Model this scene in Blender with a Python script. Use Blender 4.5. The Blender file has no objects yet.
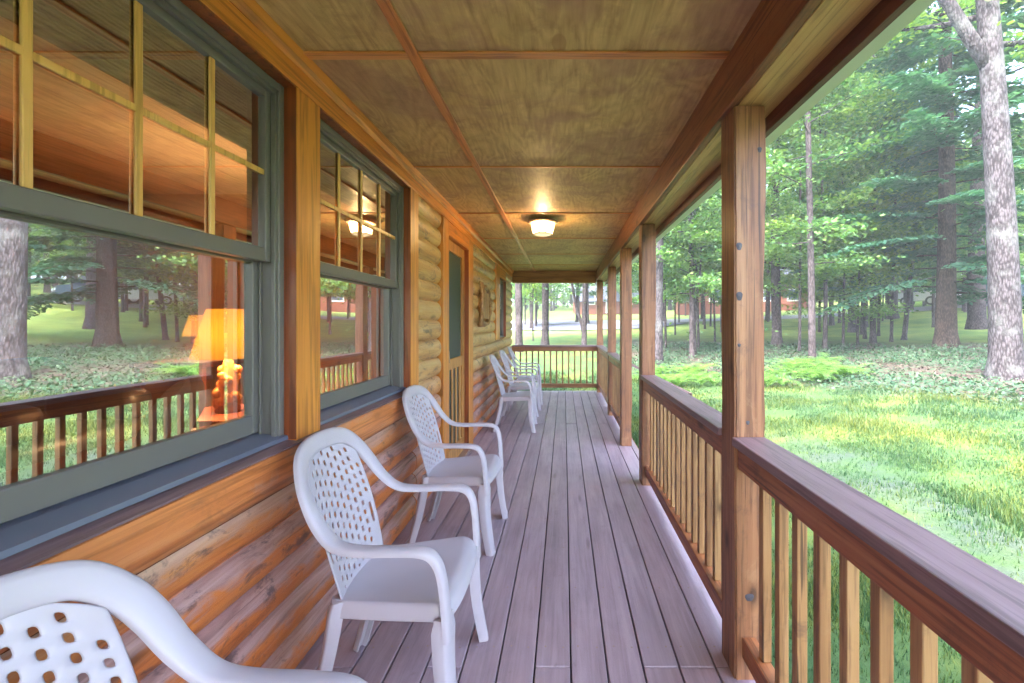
import bpy, bmesh, math, random
import numpy as np
from mathutils import Vector, Matrix, noise as mnoise
random.seed(7); RNG = np.random.default_rng(11)
S = bpy.context.scene
COL = S.collection
R = math.radians
EYE = 1.36

# ------------------------------------------------------------------ helpers
class MB:
    """collects shapes into ONE mesh"""
    def __init__(s): s.v=[]; s.f=[]; s.m=[]
    def add(s, vs, fs, mi=0):
        n=len(s.v); s.v+= [tuple(p) for p in vs]
        s.f+= [tuple(i+n for i in f) for f in fs]; s.m+=[mi]*len(fs)
        return s
    def box(s, x0,x1,y0,y1,z0,z1, mi=0, bev=0.0):
        if bev<=0:
            vs=[(x,y,z) for z in (z0,z1) for y in (y0,y1) for x in (x0,x1)]
            fs=[(0,2,3,1),(4,5,7,6),(0,1,5,4),(2,6,7,3),(0,4,6,2),(1,3,7,5)]
            return s.add(vs,fs,mi)
        b=min(bev,(x1-x0)*.45,(y1-y0)*.45,(z1-z0)*.45)
        bm=bmesh.new()
        bmesh.ops.create_cube(bm,size=1)
        for v in bm.verts:
            v.co=Vector(((x0+x1)/2+v.co.x*(x1-x0),(y0+y1)/2+v.co.y*(y1-y0),(z0+z1)/2+v.co.z*(z1-z0)))
        bmesh.ops.bevel(bm,geom=bm.edges[:],offset=b,segments=2,profile=.5,affect='EDGES')
        bm.verts.index_update()
        s.add([v.co[:] for v in bm.verts],[[v.index for v in f.verts] for f in bm.faces],mi)
        bm.free(); return s
    def tube(s, pts, rads, n=8, mi=0, caps=True):
        pts=[Vector(p) for p in pts]; vs=[]; fs=[]
        ref=Vector((0,0,1))
        t0=(pts[1]-pts[0]).normalized()
        if abs(t0.dot(ref))>.9: ref=Vector((1,0,0))
        u=(ref-t0*ref.dot(t0)).normalized()
        for i,p in enumerate(pts):
            t=(pts[min(i+1,len(pts)-1)]-pts[max(i-1,0)]).normalized()
            u=(u-t*u.dot(t)).normalized(); w=t.cross(u)
            r=rads[i] if hasattr(rads,'__len__') else rads
            for k in range(n):
                a=2*math.pi*k/n
                vs.append(p+(u*math.cos(a)+w*math.sin(a))*r)
        for i in range(len(pts)-1):
            for k in range(n):
                k2=(k+1)%n
                fs.append((i*n+k,i*n+k2,(i+1)*n+k2,(i+1)*n+k))
        if caps:
            fs.append(tuple(range(n))[::-1]); fs.append(tuple((len(pts)-1)*n+k for k in range(n)))
        return s.add(vs,fs,mi)
    def lathe(s, prof, c=(0,0,0), n=24, mi=0, close=True):
        vs=[];fs=[]
        for r,z in prof:
            for k in range(n):
                a=2*math.pi*k/n; vs.append((c[0]+r*math.cos(a),c[1]+r*math.sin(a),c[2]+z))
        for i in range(len(prof)-1):
            for k in range(n):
                k2=(k+1)%n; fs.append((i*n+k,i*n+k2,(i+1)*n+k2,(i+1)*n+k))
        if close:
            fs.append(tuple(range(n))[::-1]); fs.append(tuple((len(prof)-1)*n+k for k in range(n)))
        return s.add(vs,fs,mi)
    def prism_y(s, prof, y0,y1, mi=0, caps=True):
        """closed (x,z) outline extruded along y"""
        n=len(prof)
        vs=[(x,y0,z) for x,z in prof]+[(x,y1,z) for x,z in prof]
        fs=[(i,(i+1)%n,n+(i+1)%n,n+i) for i in range(n)]
        if caps: fs+=[tuple(range(n))[::-1],tuple(n+i for i in range(n))]
        return s.add(vs,fs,mi)
    def build(s, name, mats, parent=None, smooth=False, loc=None, angle=None):
        me=bpy.data.meshes.new(name); me.from_pydata(s.v,[],s.f)
        if not isinstance(mats,(list,tuple)): mats=[mats]
        for m in mats: me.materials.append(m)
        if len(mats)>1: me.polygons.foreach_set('material_index',s.m)
        bm=bmesh.new(); bm.from_mesh(me)
        bmesh.ops.recalc_face_normals(bm,faces=bm.faces[:]); bm.to_mesh(me); bm.free()
        if smooth: me.polygons.foreach_set('use_smooth',[True]*len(me.polygons))
        me.update()
        o=bpy.data.objects.new(name,me); COL.objects.link(o)
        if smooth and angle: 
            me.set_sharp_from_angle(angle=R(angle))
        if parent is not None: o.parent=parent
        if loc is not None: o.location=loc
        return o

def tag(o,label=None,cat=None,group=None,kind=None):
    if label: o['label']=label
    if cat: o['category']=cat
    if group: o['group']=group
    if kind: o['kind']=kind
    return o
def empty(name,loc=(0,0,0),rz=0):
    o=bpy.data.objects.new(name,None); COL.objects.link(o); o.location=loc; o.rotation_euler=(0,0,rz)
    o.empty_display_size=.1
    return o
def copy_tree(o,parent=None):
    c=o.copy(); COL.objects.link(c)
    if parent is not None: c.parent=parent
    for ch in list(o.children): copy_tree(ch,c)
    return c
def fast_mesh(name,V,F,mat,parent=None):
    """numpy verts (n,3) and quads/tris (m,k)"""
    me=bpy.data.meshes.new(name); n,k=F.shape
    me.vertices.add(len(V)); me.vertices.foreach_set('co',np.asarray(V,np.float32).ravel())
    me.loops.add(n*k); me.loops.foreach_set('vertex_index',np.asarray(F,np.int32).ravel())
    me.polygons.add(n); me.polygons.foreach_set('loop_start',np.arange(0,n*k,k,dtype=np.int32))
    me.update(calc_edges=True); me.materials.append(mat)
    o=bpy.data.objects.new(name,me); COL.objects.link(o)
    if parent is not None: o.parent=parent
    return o

# ------------------------------------------------------------------ materials
class NT:
    def __init__(s,name):
        s.m=bpy.data.materials.new(name); s.m.use_nodes=True; s.t=s.m.node_tree; s.t.nodes.clear()
        s.out=s.n('ShaderNodeOutputMaterial')
    def n(s,typ,**kw):
        nd=s.t.nodes.new(typ)
        for k,v in kw.items():
            if k.startswith('i_'): nd.inputs[k[2:].replace('_',' ')].default_value=v
            else: setattr(nd,k,v)
        return nd
    def l(s,a,b): s.t.links.new(a,b)
    def math(s,op,a,b=None,c=None,clamp=False):
        nd=s.n('ShaderNodeMath',operation=op); nd.use_clamp=clamp
        for i,v in enumerate((a,b,c)):
            if v is None: continue
            if isinstance(v,(int,float)): nd.inputs[i].default_value=v
            else: s.l(v,nd.inputs[i])
        return nd.outputs[0]
    def ramp(s,fac,stops):
        r=s.n('ShaderNodeValToRGB'); e=r.color_ramp.elements
        while len(e)<len(stops): e.new(.5)
        for el,(p,c) in zip(e,stops):
            el.position=p; el.color=(*c,1) if len(c)==3 else c
        s.l(fac,r.inputs[0]); return r.outputs[0]
    def mix(s,fac,a,b,blend='MIX'):
        nd=s.n('ShaderNodeMix',data_type='RGBA',blend_type=blend)
        for sock,v in ((nd.inputs[0],fac),(nd.inputs[6],a),(nd.inputs[7],b)):
            if isinstance(v,(int,float)): sock.default_value=v
            elif isinstance(v,tuple): sock.default_value=(*v,1)
            else: s.l(v,sock)
        return nd.outputs[2]
    def noise(s,vec,scale,detail=4,rough=.55,dist=0):
        nd=s.n('ShaderNodeTexNoise'); nd.inputs['Scale'].default_value=scale
        nd.inputs['Detail'].default_value=detail; nd.inputs['Roughness'].default_value=rough
        nd.inputs['Distortion'].default_value=dist
        if vec is not None: s.l(vec,nd.inputs['Vector'])
        return nd.outputs['Fac']
    def coords(s,rand=True,scale=(1,1,1)):
        tc=s.n('ShaderNodeTexCoord'); v=tc.outputs['Object']
        if rand:
            oi=s.n('ShaderNodeObjectInfo'); m=s.math('MULTIPLY',oi.outputs['Random'],37.0)
            cb=s.n('ShaderNodeCombineXYZ')
            for i in range(3): s.l(m,cb.inputs[i])
            ad=s.n('ShaderNodeVectorMath',operation='ADD'); s.l(v,ad.inputs[0]); s.l(cb.outputs[0],ad.inputs[1]); v=ad.outputs[0]
        return v
    def scaled(s,v,sc):
        mp=s.n('ShaderNodeMapping'); mp.inputs['Scale'].default_value=sc; s.l(v,mp.inputs['Vector']); return mp.outputs[0]
    def bsdf(s,color,rough=.5,bump=None,bstr=.3,bdist=.01,coat=0,coat_rough=.2,spec=.5,metal=0):
        b=s.n('ShaderNodeBsdfPrincipled')
        def st(nm,v):
            if isinstance(v,(int,float)): b.inputs[nm].default_value=v
            elif isinstance(v,tuple): b.inputs[nm].default_value=(*v,1)
            else: s.l(v,b.inputs[nm])
        st('Base Color',color); st('Roughness',rough); st('Metallic',metal)
        b.inputs['Specular IOR Level'].default_value=spec
        b.inputs['Coat Weight'].default_value=coat; b.inputs['Coat Roughness'].default_value=coat_rough
        if bump is not None:
            bp=s.n('ShaderNodeBump'); bp.inputs['Strength'].default_value=bstr; bp.inputs['Distance'].default_value=bdist
            s.l(bump,bp.inputs['Height']); s.l(bp.outputs[0],b.inputs['Normal'])
            if coat: s.l(bp.outputs[0],b.inputs['Coat Normal'])
        s.l(b.outputs[0],s.out.inputs[0]); return b

def wood(name,dark,mid,light,axis='Y',rough=.45,coat=.15,knots=.6,grain=1.0,island=False,knot_scale=6.0,bstr=.25,extra=None):
    t=NT(name); v=t.coords()
    if island:
        g=t.n('ShaderNodeNewGeometry'); m=t.math('MULTIPLY',g.outputs['Random Per Island'],23.0)
        cb=t.n('ShaderNodeCombineXYZ')
        for i in range(3): t.l(m,cb.inputs[i])
        ad=t.n('ShaderNodeVectorMath',operation='ADD'); t.l(v,ad.inputs[0]); t.l(cb.outputs[0],ad.inputs[1]); v=ad.outputs[0]
    lo,hi=1.1*grain,26*grain
    sc={'X':(lo,hi,hi),'Y':(hi,lo,hi),'Z':(hi,hi,lo)}[axis]
    gv=t.scaled(v,sc)
    n1=t.noise(gv,1.0,6,.62,1.2)
    n2=t.noise(t.scaled(v,tuple(s*.25 for s in sc)),1.0,3,.5,.8)
    n3=t.noise(gv,3.2,3,.6,.4)
    f=t.math('ADD',t.math('MULTIPLY',n1,.55),t.math('MULTIPLY',n2,.55)); f=t.math('SUBTRACT',f,.05)
    col=t.ramp(f,[(.33,dark),(.5,mid),(.68,light)])
    col=t.mix(t.math('MULTIPLY',t.ramp(n3,[(.50,(0,0,0)),(.62,(1,1,1))]),.62),col,tuple(c*.6 for c in dark))
    if knots>0:
        ks=knot_scale; lk=ks*.45
        sk={'X':(lk,ks,ks),'Y':(ks,lk,ks),'Z':(ks,ks,lk)}[axis]
        vo=t.n('ShaderNodeTexVoronoi',feature='F1'); vo.inputs['Scale'].default_value=1.0
        vo.inputs['Randomness'].default_value=1.0
        t.l(t.scaled(v,sk),vo.inputs['Vector'])
        k=t.ramp(t.math('ADD',vo.outputs['Distance'],t.math('MULTIPLY',t.math('SUBTRACT',n2,.5),.12)),[(.07,(1,1,1)),(.12,(.45,.45,.45)),(.22,(0,0,0))])
        col=t.mix(t.math('MULTIPLY',k,knots),col,tuple(c*.32 for c in dark))
    if island:
        col=t.mix(.22,col,t.ramp(g.outputs['Random Per Island'],[(0,dark),(1,light)]))
    if extra: col=extra(t,v,col)
    t.bsdf(col,rough,t.math('ADD',n1,t.math('MULTIPLY',n3,.5)),bstr,.004,coat,.25)
    return t.m

def worn(t,v,col):
    ck=t.noise(t.scaled(v,(60,60,1.1)),1,2,.5,.2)
    col=t.mix(t.math('MULTIPLY',t.ramp(ck,[(.66,(0,0,0)),(.70,(1,1,1))]),.75),col,(.035,.016,.01))
    b=t.noise(v,5.5,6,.75,.6)
    col=t.mix(t.math('MULTIPLY',t.ramp(b,[(.56,(0,0,0)),(.70,(1,1,1))]),.55),col,(.07,.035,.028))
    return t.mix(t.math('MULTIPLY',t.ramp(b,[(.28,(1,1,1)),(.42,(0,0,0))]),.35),col,(.42,.26,.13))
def worn_y(t,v,col):
    ck=t.noise(t.scaled(v,(60,1.1,60)),1,2,.5,.2)
    col=t.mix(t.math('MULTIPLY',t.ramp(ck,[(.66,(0,0,0)),(.70,(1,1,1))]),.7),col,(.035,.016,.01))
    b=t.noise(v,6,6,.75,.6)
    return t.mix(t.math('MULTIPLY',t.ramp(b,[(.55,(0,0,0)),(.70,(1,1,1))]),.5),col,(.06,.025,.018))
def plain(name,col,rough=.5,metal=0,coat=0,var=.12,scale=30,bstr=.05,spec=.5):
    t=NT(name); v=t.coords(); n=t.noise(v,scale,5,.6); n2=t.noise(v,scale*.12,3,.5)
    c=t.mix(t.math('MULTIPLY',t.math('ADD',n,n2),.5),tuple(x*(1-var*1.6) for x in col),tuple(min(1,x*(1+var*1.6)) for x in col))
    t.bsdf(c,rough,n,bstr,.003,coat,.2,spec,metal); return t.m

M={}
M['trim']=wood('orange_trim',(.46,.135,.018),(.66,.225,.033),(.76,.31,.06),'Y',.4,.2,.5,.55)
M['trim_v']=wood('orange_trim_upright',(.46,.15,.022),(.65,.245,.042),(.76,.33,.075),'Z',.4,.2,.6,.55)
M['jamb']=wood('red_jamb',(.17,.035,.008),(.26,.06,.014),(.33,.09,.022),'Z',.4,.2,.4,.6)
M['post']=wood('red_brown_post',(.14,.05,.022),(.26,.108,.046),(.37,.185,.085),'Z',.55,.05,.85,.8,knot_scale=6.5,bstr=.5,extra=worn)
M['knot']=None
M['beam']=wood('red_brown_beam',(.13,.042,.018),(.24,.085,.036),(.34,.135,.06),'Y',.5,.1,.85,.7,bstr=.4,extra=worn_y)
M['beam_x']=wood('end_beam_wood',(.2,.075,.02),(.32,.14,.04),(.42,.2,.065),'X',.5,.1,.6,.7)
M['rail']=wood('rail_board_wood',(.17,.048,.014),(.31,.10,.032),(.42,.17,.06),'Y',.5,.1,.85,.8,bstr=.35,extra=worn_y)
M['cap']=wood('rail_cap_paint',(.155,.09,.092),(.23,.142,.15),(.30,.20,.212),'Y',.42,.1,.15,.8)
M['cap_x']=wood('end_rail_cap_paint',(.155,.09,.092),(.23,.142,.15),(.30,.20,.212),'X',.42,.1,.15,.8)
M['rail_x']=wood('end_rail_wood',(.16,.055,.02),(.27,.11,.04),(.38,.18,.07),'X',.5,.1,.6,.8)
M['baluster']=wood('baluster_wood',(.19,.085,.032),(.32,.165,.062),(.43,.25,.105),'Z',.55,.05,.8,.9,knot_scale=7.5,bstr=.35,extra=worn)
M['soffit']=wood('soffit_board',(.45,.24,.09),(.60,.36,.14),(.70,.46,.22),'Y',.5,.1,.3,.6)
M['fascia']=wood('dark_subfascia',(.08,.022,.02),(.14,.04,.03),(.2,.06,.045),'Y',.5,.1,.3,.7)
M['gutter']=plain('pale_gutter_metal',(.50,.58,.48),.35,0,.2,.05,8)
M['batten']=wood('batten_wood',(.42,.13,.034),(.60,.215,.06),(.70,.29,.09),'Y',.4,.2,.2,.7)
M['batten_x']=wood('cross_batten_wood',(.42,.14,.034),(.62,.24,.065),(.72,.33,.1),'X',.4,.2,.2,.7)
M['doorwood']=wood('door_wood',(.34,.13,.03),(.5,.22,.06),(.6,.3,.1),'Z',.4,.2,.3,.6)
M['frame']=plain('window_frame_cladding',(.155,.142,.135),.38,0,.15,.08,12)
M['sillmetal']=plain('window_sill_metal',(.16,.175,.24),.35,.2,.2,.08,14)
M['muntin']=wood('muntin_wood',(.66,.36,.10),(.75,.43,.14),(.8,.5,.2),'Z',.4,.1,0,.6)
M['white_plastic']=None
M['knot']=plain('dark_knot',(.055,.05,.062),.6,0,0,.5,90)
M['dark']=plain('dark_void',(.012,.011,.01),.8)
M['screen']=plain('door_screen_mesh',(.045,.065,.06),.5,0,0,.2,400)
M['room_wall']=plain('room_plaster',(.55,.30,.13),.7,0,0,.06,3)
M['room_ceiling']=wood('room_ceiling_boards',(.58,.36,.19),(.68,.44,.25),(.74,.5,.3),'Y',.5,.1,.1,.5)
M['room_floor']=wood('room_floor_boards',(.20,.055,.03),(.30,.09,.05),(.38,.13,.07),'Y',.3,.2,0,.6)
M['sofa']=plain('brown_upholstery',(.14,.065,.03),.8,0,0,.2,60)
M['leather']=plain('dark_leather',(.028,.022,.02),.45,0,0,.25,40)
M['cream']=plain('cream_cushion',(.72,.58,.42),.85,0,0,.08,60)
M['bamboo']=None
M['bark_pale']=None
M['stone']=plain('grey_gravel',(.30,.29,.32),.9,0,0,.35,9)
M['concrete']=plain('pale_concrete',(.45,.43,.40),.85,0,0,.15,9)
M['red_house']=plain('red_brown_siding',(.15,.045,.025),.7,0,0,.15,2)
M['roof_shingle']=plain('grey_blue_shingles',(.10,.11,.16),.85,0,0,.25,3)
M['white_paint']=plain('white_trim_paint',(.75,.75,.75),.5,0,0,.04,5)
M['window_dark']=plain('distant_window_glass',(.06,.09,.13),.1,0,.4,.2,2)
M['car_blue']=plain('blue_car_paint',(.10,.17,.27),.25,.3,.6,.04,3)
M['car_white']=plain('white_car_paint',(.75,.76,.78),.25,0,.6,.03,3)
M['tyre']=plain('tyre_rubber',(.02,.02,.02),.8)
M['rim']=plain('wheel_rim_metal',(.5,.5,.52),.3,.8)
M['lamp_ring']=plain('weathered_lamp_metal',(.36,.25,.19),.45,.3,0,.25,30)
M['carving']=wood('carved_wood',(.22,.11,.04),(.36,.2,.08),(.5,.32,.15),'Z',.5,.1,.3,1.2)

def mat_plastic():
    t=NT('white_resin_plastic'); v=t.coords()
    n=t.noise(v,7,4,.6); n2=t.noise(v,420,2,.5)
    c=t.mix(n,(.425,.378,.418),(.50,.445,.488))
    n3=t.noise(v,2.5,5,.7)
    c=t.mix(t.math('MULTIPLY',t.ramp(n3,[(.55,(0,0,0)),(.75,(1,1,1))]),.4),c,(.40,.33,.31))
    b=t.bsdf(c,t.math('MULTIPLY_ADD',n,.25,.33),n2,.06,.001,0,.2,.5)
    b.inputs['Subsurface Weight'].default_value=.06; b.inputs['Subsurface Radius'].default_value=(.01,.01,.01)
    return t.m
M['white_plastic']=mat_plastic()

def mat_logs():
    t=NT('log_siding'); tc=t.n('ShaderNodeTexCoord'); v=tc.outputs['Object']
    sp=t.n('ShaderNodeSeparateXYZ'); t.l(v,sp.inputs[0])
    # each course shifts the grain sideways
    row=t.math('FLOOR',t.math('DIVIDE',sp.outputs[2],.1535))
    cb=t.n('ShaderNodeCombineXYZ'); t.l(sp.outputs[0],cb.inputs[0]); t.l(t.math('MULTIPLY_ADD',row,7.31,sp.outputs[1]),cb.inputs[1]); t.l(t.math('MULTIPLY_ADD',row,3.7,sp.outputs[2]),cb.inputs[2])
    w=cb.outputs[0]
    g=t.scaled(w,(16,1.3,16)); n1=t.noise(g,1.5,7,.65,1.4); n2=t.noise(t.scaled(w,(4,.7,4)),1,4,.6,.6)
    f=t.math('ADD',t.math('MULTIPLY',n1,.6),t.math('MULTIPLY',n2,.45))
    base=t.ramp(f,[(.34,(.29,.135,.045)),(.5,(.50,.27,.095)),(.68,(.64,.42,.18))])
    orange=t.ramp(f,[(.34,(.27,.06,.011)),(.5,(.55,.148,.03)),(.7,(.66,.225,.06))])
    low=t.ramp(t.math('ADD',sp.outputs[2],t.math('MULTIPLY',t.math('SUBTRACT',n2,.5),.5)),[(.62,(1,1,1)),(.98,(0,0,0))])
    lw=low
    col=t.mix(lw,base,orange)
    # bluish sky sheen painted as patchy grey on up-facing parts of low courses
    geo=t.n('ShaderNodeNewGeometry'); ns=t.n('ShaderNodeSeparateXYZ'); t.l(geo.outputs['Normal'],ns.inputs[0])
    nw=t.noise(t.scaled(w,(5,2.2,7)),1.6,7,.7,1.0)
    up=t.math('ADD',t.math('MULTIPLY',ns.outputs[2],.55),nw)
    upmask=t.ramp(up,[(.47,(0,0,0)),(.66,(1,1,1))])
    sheen_c=t.ramp(n1,[(.3,(.15,.105,.115)),(.55,(.37,.285,.31)),(.75,(.48,.39,.425))])
    col=t.mix(t.math('MULTIPLY',t.math('MULTIPLY',upmask,lw),.66),col,sheen_c)
    up2=t.math('MULTIPLY',t.math('MULTIPLY',upmask,.30),t.math('SUBTRACT',1,lw))
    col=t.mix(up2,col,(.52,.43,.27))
    # dark mildew spots and knots
    sp1=t.noise(t.scaled(w,(9,4,9)),1.2,5,.75,.5)
    col=t.mix(t.math('MULTIPLY',t.ramp(sp1,[(.545,(0,0,0)),(.65,(1,1,1))]),.75),col,(.07,.045,.05))
    vo=t.n('ShaderNodeTexVoronoi'); vo.inputs['Scale'].default_value=1; t.l(t.scaled(w,(3,1.8,5.2)),vo.inputs['Vector'])
    k=t.ramp(vo.outputs['Distance'],[(.06,(1,1,1)),(.1,(.4,.4,.4)),(.17,(0,0,0))])
    col=t.mix(t.math('MULTIPLY',k,.7),col,(.10,.035,.012))
    # drying checks
    ck=t.noise(t.scaled(w,(40,.9,60)),1,2,.5,.3)
    col=t.mix(t.math('MULTIPLY',t.ramp(ck,[(.70,(0,0,0)),(.73,(1,1,1))]),.6),col,(.06,.025,.012))
    t.bsdf(col,t.math('MULTIPLY_ADD',n1,.3,.3),t.math('ADD',n1,t.math('MULTIPLY',ck,-.4)),.35,.006,.12,.3)
    return t.m
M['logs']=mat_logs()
def apron_extra(t,v,col):
    n=t.noise(t.scaled(v,(4,2.2,5)),1.4,6,.7,.8)
    col=t.mix(t.math('MULTIPLY',t.ramp(n,[(.56,(0,0,0)),(.72,(1,1,1))]),.55),col,(.16,.07,.035))
    return t.mix(t.math('MULTIPLY',t.ramp(n,[(.3,(1,1,1)),(.42,(0,0,0))]),.4),col,(.46,.33,.25))
M['apron']=wood('apron_log',(.44,.125,.03),(.62,.205,.058),(.70,.29,.10),'Y',.4,.2,.4,.55,extra=apron_extra)

def mat_deck():
    t=NT('deck_stain_sheen'); v=t.coords(False); g=t.n('ShaderNodeNewGeometry'); rp=g.outputs['Random Per Island']
    m=t.math('MULTIPLY',rp,19.0); cb=t.n('ShaderNodeCombineXYZ')
    for i in range(3): t.l(m,cb.inputs[i])
    ad=t.n('ShaderNodeVectorMath',operation='ADD'); t.l(v,ad.inputs[0]); t.l(cb.outputs[0],ad.inputs[1]); w=ad.outputs[0]
    n1=t.noise(t.scaled(w,(34,1.4,34)),1,7,.65,1.0); n2=t.noise(t.scaled(w,(6,1.6,6)),1,5,.65,.6)
    f=t.math('ADD',t.math('MULTIPLY',n1,.55),t.math('MULTIPLY',n2,.5))
    c=t.ramp(f,[(.33,(.155,.108,.122)),(.5,(.315,.232,.265)),(.68,(.46,.35,.395))])  # mauve sky sheen mixed into the brown board colour
    c=t.mix(.30,c,t.ramp(rp,[(0,(.235,.162,.185)),(.5,(.37,.25,.268)),(1,(.38,.305,.355))]))
    worn=t.noise(v,2.3,6,.7,.6)
    c=t.mix(t.math('MULTIPLY',t.ramp(worn,[(.56,(0,0,0)),(.74,(1,1,1))]),.5),c,(.44,.285,.295))
    dirt=t.noise(v,9,6,.75,.3)
    c=t.mix(t.math('MULTIPLY',t.ramp(dirt,[(.62,(0,0,0)),(.72,(1,1,1))]),.5),c,(.15,.095,.095))
    vo=t.n('ShaderNodeTexVoronoi'); vo.inputs['Scale'].default_value=1; t.l(t.scaled(w,(6,1.1,3)),vo.inputs['Vector'])
    c=t.mix(t.math('MULTIPLY',t.ramp(vo.outputs['Distance'],[(.04,(1,1,1)),(.1,(0,0,0))]),.5),c,(.1,.05,.05))
    rg=t.math('MULTIPLY_ADD',worn,.35,.22)
    t.bsdf(c,rg,t.math('ADD',n1,t.math('MULTIPLY',n2,.6)),.22,.004,0,.2,.55); return t.m
M['deck']=mat_deck()

def mat_ply():
    t=NT('varnished_plywood'); v=t.coords(False); g=t.n('ShaderNodeNewGeometry'); rp=g.outputs['Random Per Island']
    m=t.math('MULTIPLY',rp,31.0); cb=t.n('ShaderNodeCombineXYZ')
    for i in range(3): t.l(m,cb.inputs[i])
    ad=t.n('ShaderNodeVectorMath',operation='ADD'); t.l(v,ad.inputs[0]); t.l(cb.outputs[0],ad.inputs[1]); w=ad.outputs[0]
    # rotary-cut veneer: contour lines of a slow noise
    slow=t.noise(t.scaled(w,(2.2,.55,2)),1.3,3,.5,.5)
    rings=t.math('FRACT',t.math('MULTIPLY',slow,17)); tri=t.math('ABSOLUTE',t.math('SUBTRACT',t.math('MULTIPLY',rings,2),1))
    fine=t.noise(t.scaled(w,(60,5,60)),1,5,.6,.3)
    blot=t.noise(w,1.4,5,.65,.8)
    f=t.math('ADD',t.math('MULTIPLY',tri,.22),t.math('MULTIPLY',fine,.78))
    c=t.ramp(f,[(.12,(.29,.165,.056)),(.45,(.54,.35,.14)),(.75,(.70,.49,.21))])
    c=t.mix(t.math('MULTIPLY',t.ramp(blot,[(.46,(0,0,0)),(.60,(1,1,1))]),.55),c,(.36,.19,.13))
    mot=t.noise(w,7,7,.75,.8); c=t.mix(t.math('MULTIPLY',t.ramp(mot,[(.50,(0,0,0)),(.66,(1,1,1))]),.38),c,(.25,.145,.065))
    c=t.mix(t.math('MULTIPLY',t.ramp(blot,[(.30,(1,1,1)),(.45,(0,0,0))]),.5),c,(.52,.36,.14))
    # oval patches plugged into the veneer
    vo=t.n('ShaderNodeTexVoronoi'); vo.inputs['Scale'].default_value=1; t.l(t.scaled(w,(2.6,1.3,0)),vo.inputs['Vector'])
    c=t.mix(t.math('MULTIPLY',t.ramp(vo.outputs['Distance'],[(.07,(1,1,1)),(.075,(0,0,0))]),.55),c,(.38,.2,.075))
    t.bsdf(c,t.math('MULTIPLY_ADD',blot,.25,.42),f,.35,.004,.0,.3,.3); return t.m
M['ply']=mat_ply()

def mat_bamboo():
    t=NT('woven_blind'); v=t.coords(False)
    w=t.n('ShaderNodeTexWave',bands_direction='Z'); w.inputs['Scale'].default_value=26; w.inputs['Distortion'].default_value=1.5; w.inputs['Detail'].default_value=2
    t.l(v,w.inputs['Vector']); n=t.noise(t.scaled(v,(4,3,60)),1,4,.6)
    c=t.ramp(t.math('ADD',t.math('MULTIPLY',w.outputs['Fac'],.5),t.math('MULTIPLY',n,.5)),[(.3,(.03,.018,.01)),(.6,(.13,.085,.045)),(.8,(.22,.15,.09))])
    t.bsdf(c,.7,w.outputs['Fac'],.6,.006); return t.m
M['bamboo']=mat_bamboo()

def mat_glass(name,fac,tint=(1,1,1)):
    t=NT(name)
    tr=t.n('ShaderNodeBsdfTransparent'); tr.inputs[0].default_value=(*tint,1)
    gl=t.n('ShaderNodeBsdfGlossy'); gl.inputs['Roughness'].default_value=.0; gl.inputs[0].default_value=(.95,.97,.96,1)
    lw=t.n('ShaderNodeFresnel'); lw.inputs[0].default_value=1.5
    # two panes of a sealed unit, slightly bowed
    n=t.noise(t.coords(),1.6,1,.5); bp=t.n('ShaderNodeBump'); bp.inputs['Strength'].default_value=.02; bp.inputs['Distance'].default_value=.05
    t.l(n,bp.inputs['Height']); t.l(bp.outputs[0],gl.inputs['Normal'])
    gb=t.n('ShaderNodeNewGeometry'); fr=t.math('MULTIPLY',t.math('MULTIPLY_ADD',lw.outputs[0],1.8,fac,clamp=True),t.math('SUBTRACT',1,gb.outputs['Backfacing']),clamp=True)
    mx=t.n('ShaderNodeMixShader'); t.l(fr,mx.inputs[0]); t.l(tr.outputs[0],mx.inputs[1]); t.l(gl.outputs[0],mx.inputs[2])
    t.l(mx.outputs[0],t.out.inputs[0]); return t.m
M['glass']=mat_glass('window_glass',.50)

def mat_emit(name,col,strength,mixcol=None):
    t=NT(name); e=t.n('ShaderNodeEmission'); e.inputs[0].default_value=(*col,1); e.inputs[1].default_value=strength
    d=t.n('ShaderNodeBsdfDiffuse'); d.inputs[0].default_value=(*(mixcol or col),1)
    a=t.n('ShaderNodeAddShader'); t.l(e.outputs[0],a.inputs[0]); t.l(d.outputs[0],a.inputs[1]); t.l(a.outputs[0],t.out.inputs[0]); return t.m
def mat_lampglass():
    t=NT('lit_lamp_glass'); e=t.n('ShaderNodeEmission'); e.inputs[0].default_value=(1,.76,.42,1); e.inputs[1].default_value=.055
    tr=t.n('ShaderNodeBsdfTransparent'); tr.inputs[0].default_value=(1,.93,.8,1); d=t.n('ShaderNodeBsdfDiffuse'); d.inputs[0].default_value=(.75,.68,.55,1)
    gl=t.n('ShaderNodeBsdfGlossy'); gl.inputs['Roughness'].default_value=.1
    m1=t.n('ShaderNodeMixShader'); m1.inputs[0].default_value=.5; t.l(tr.outputs[0],m1.inputs[1]); t.l(d.outputs[0],m1.inputs[2])
    m2=t.n('ShaderNodeMixShader'); m2.inputs[0].default_value=.08; t.l(m1.outputs[0],m2.inputs[1]); t.l(gl.outputs[0],m2.inputs[2])
    a=t.n('ShaderNodeAddShader'); t.l(m2.outputs[0],a.inputs[0]); t.l(e.outputs[0],a.inputs[1]); t.l(a.outputs[0],t.out.inputs[0]); return t.m
M['porch_glass']=mat_lampglass()
M['bulb']=mat_emit('lit_bulb',(1,.8,.5),.5)
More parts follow.
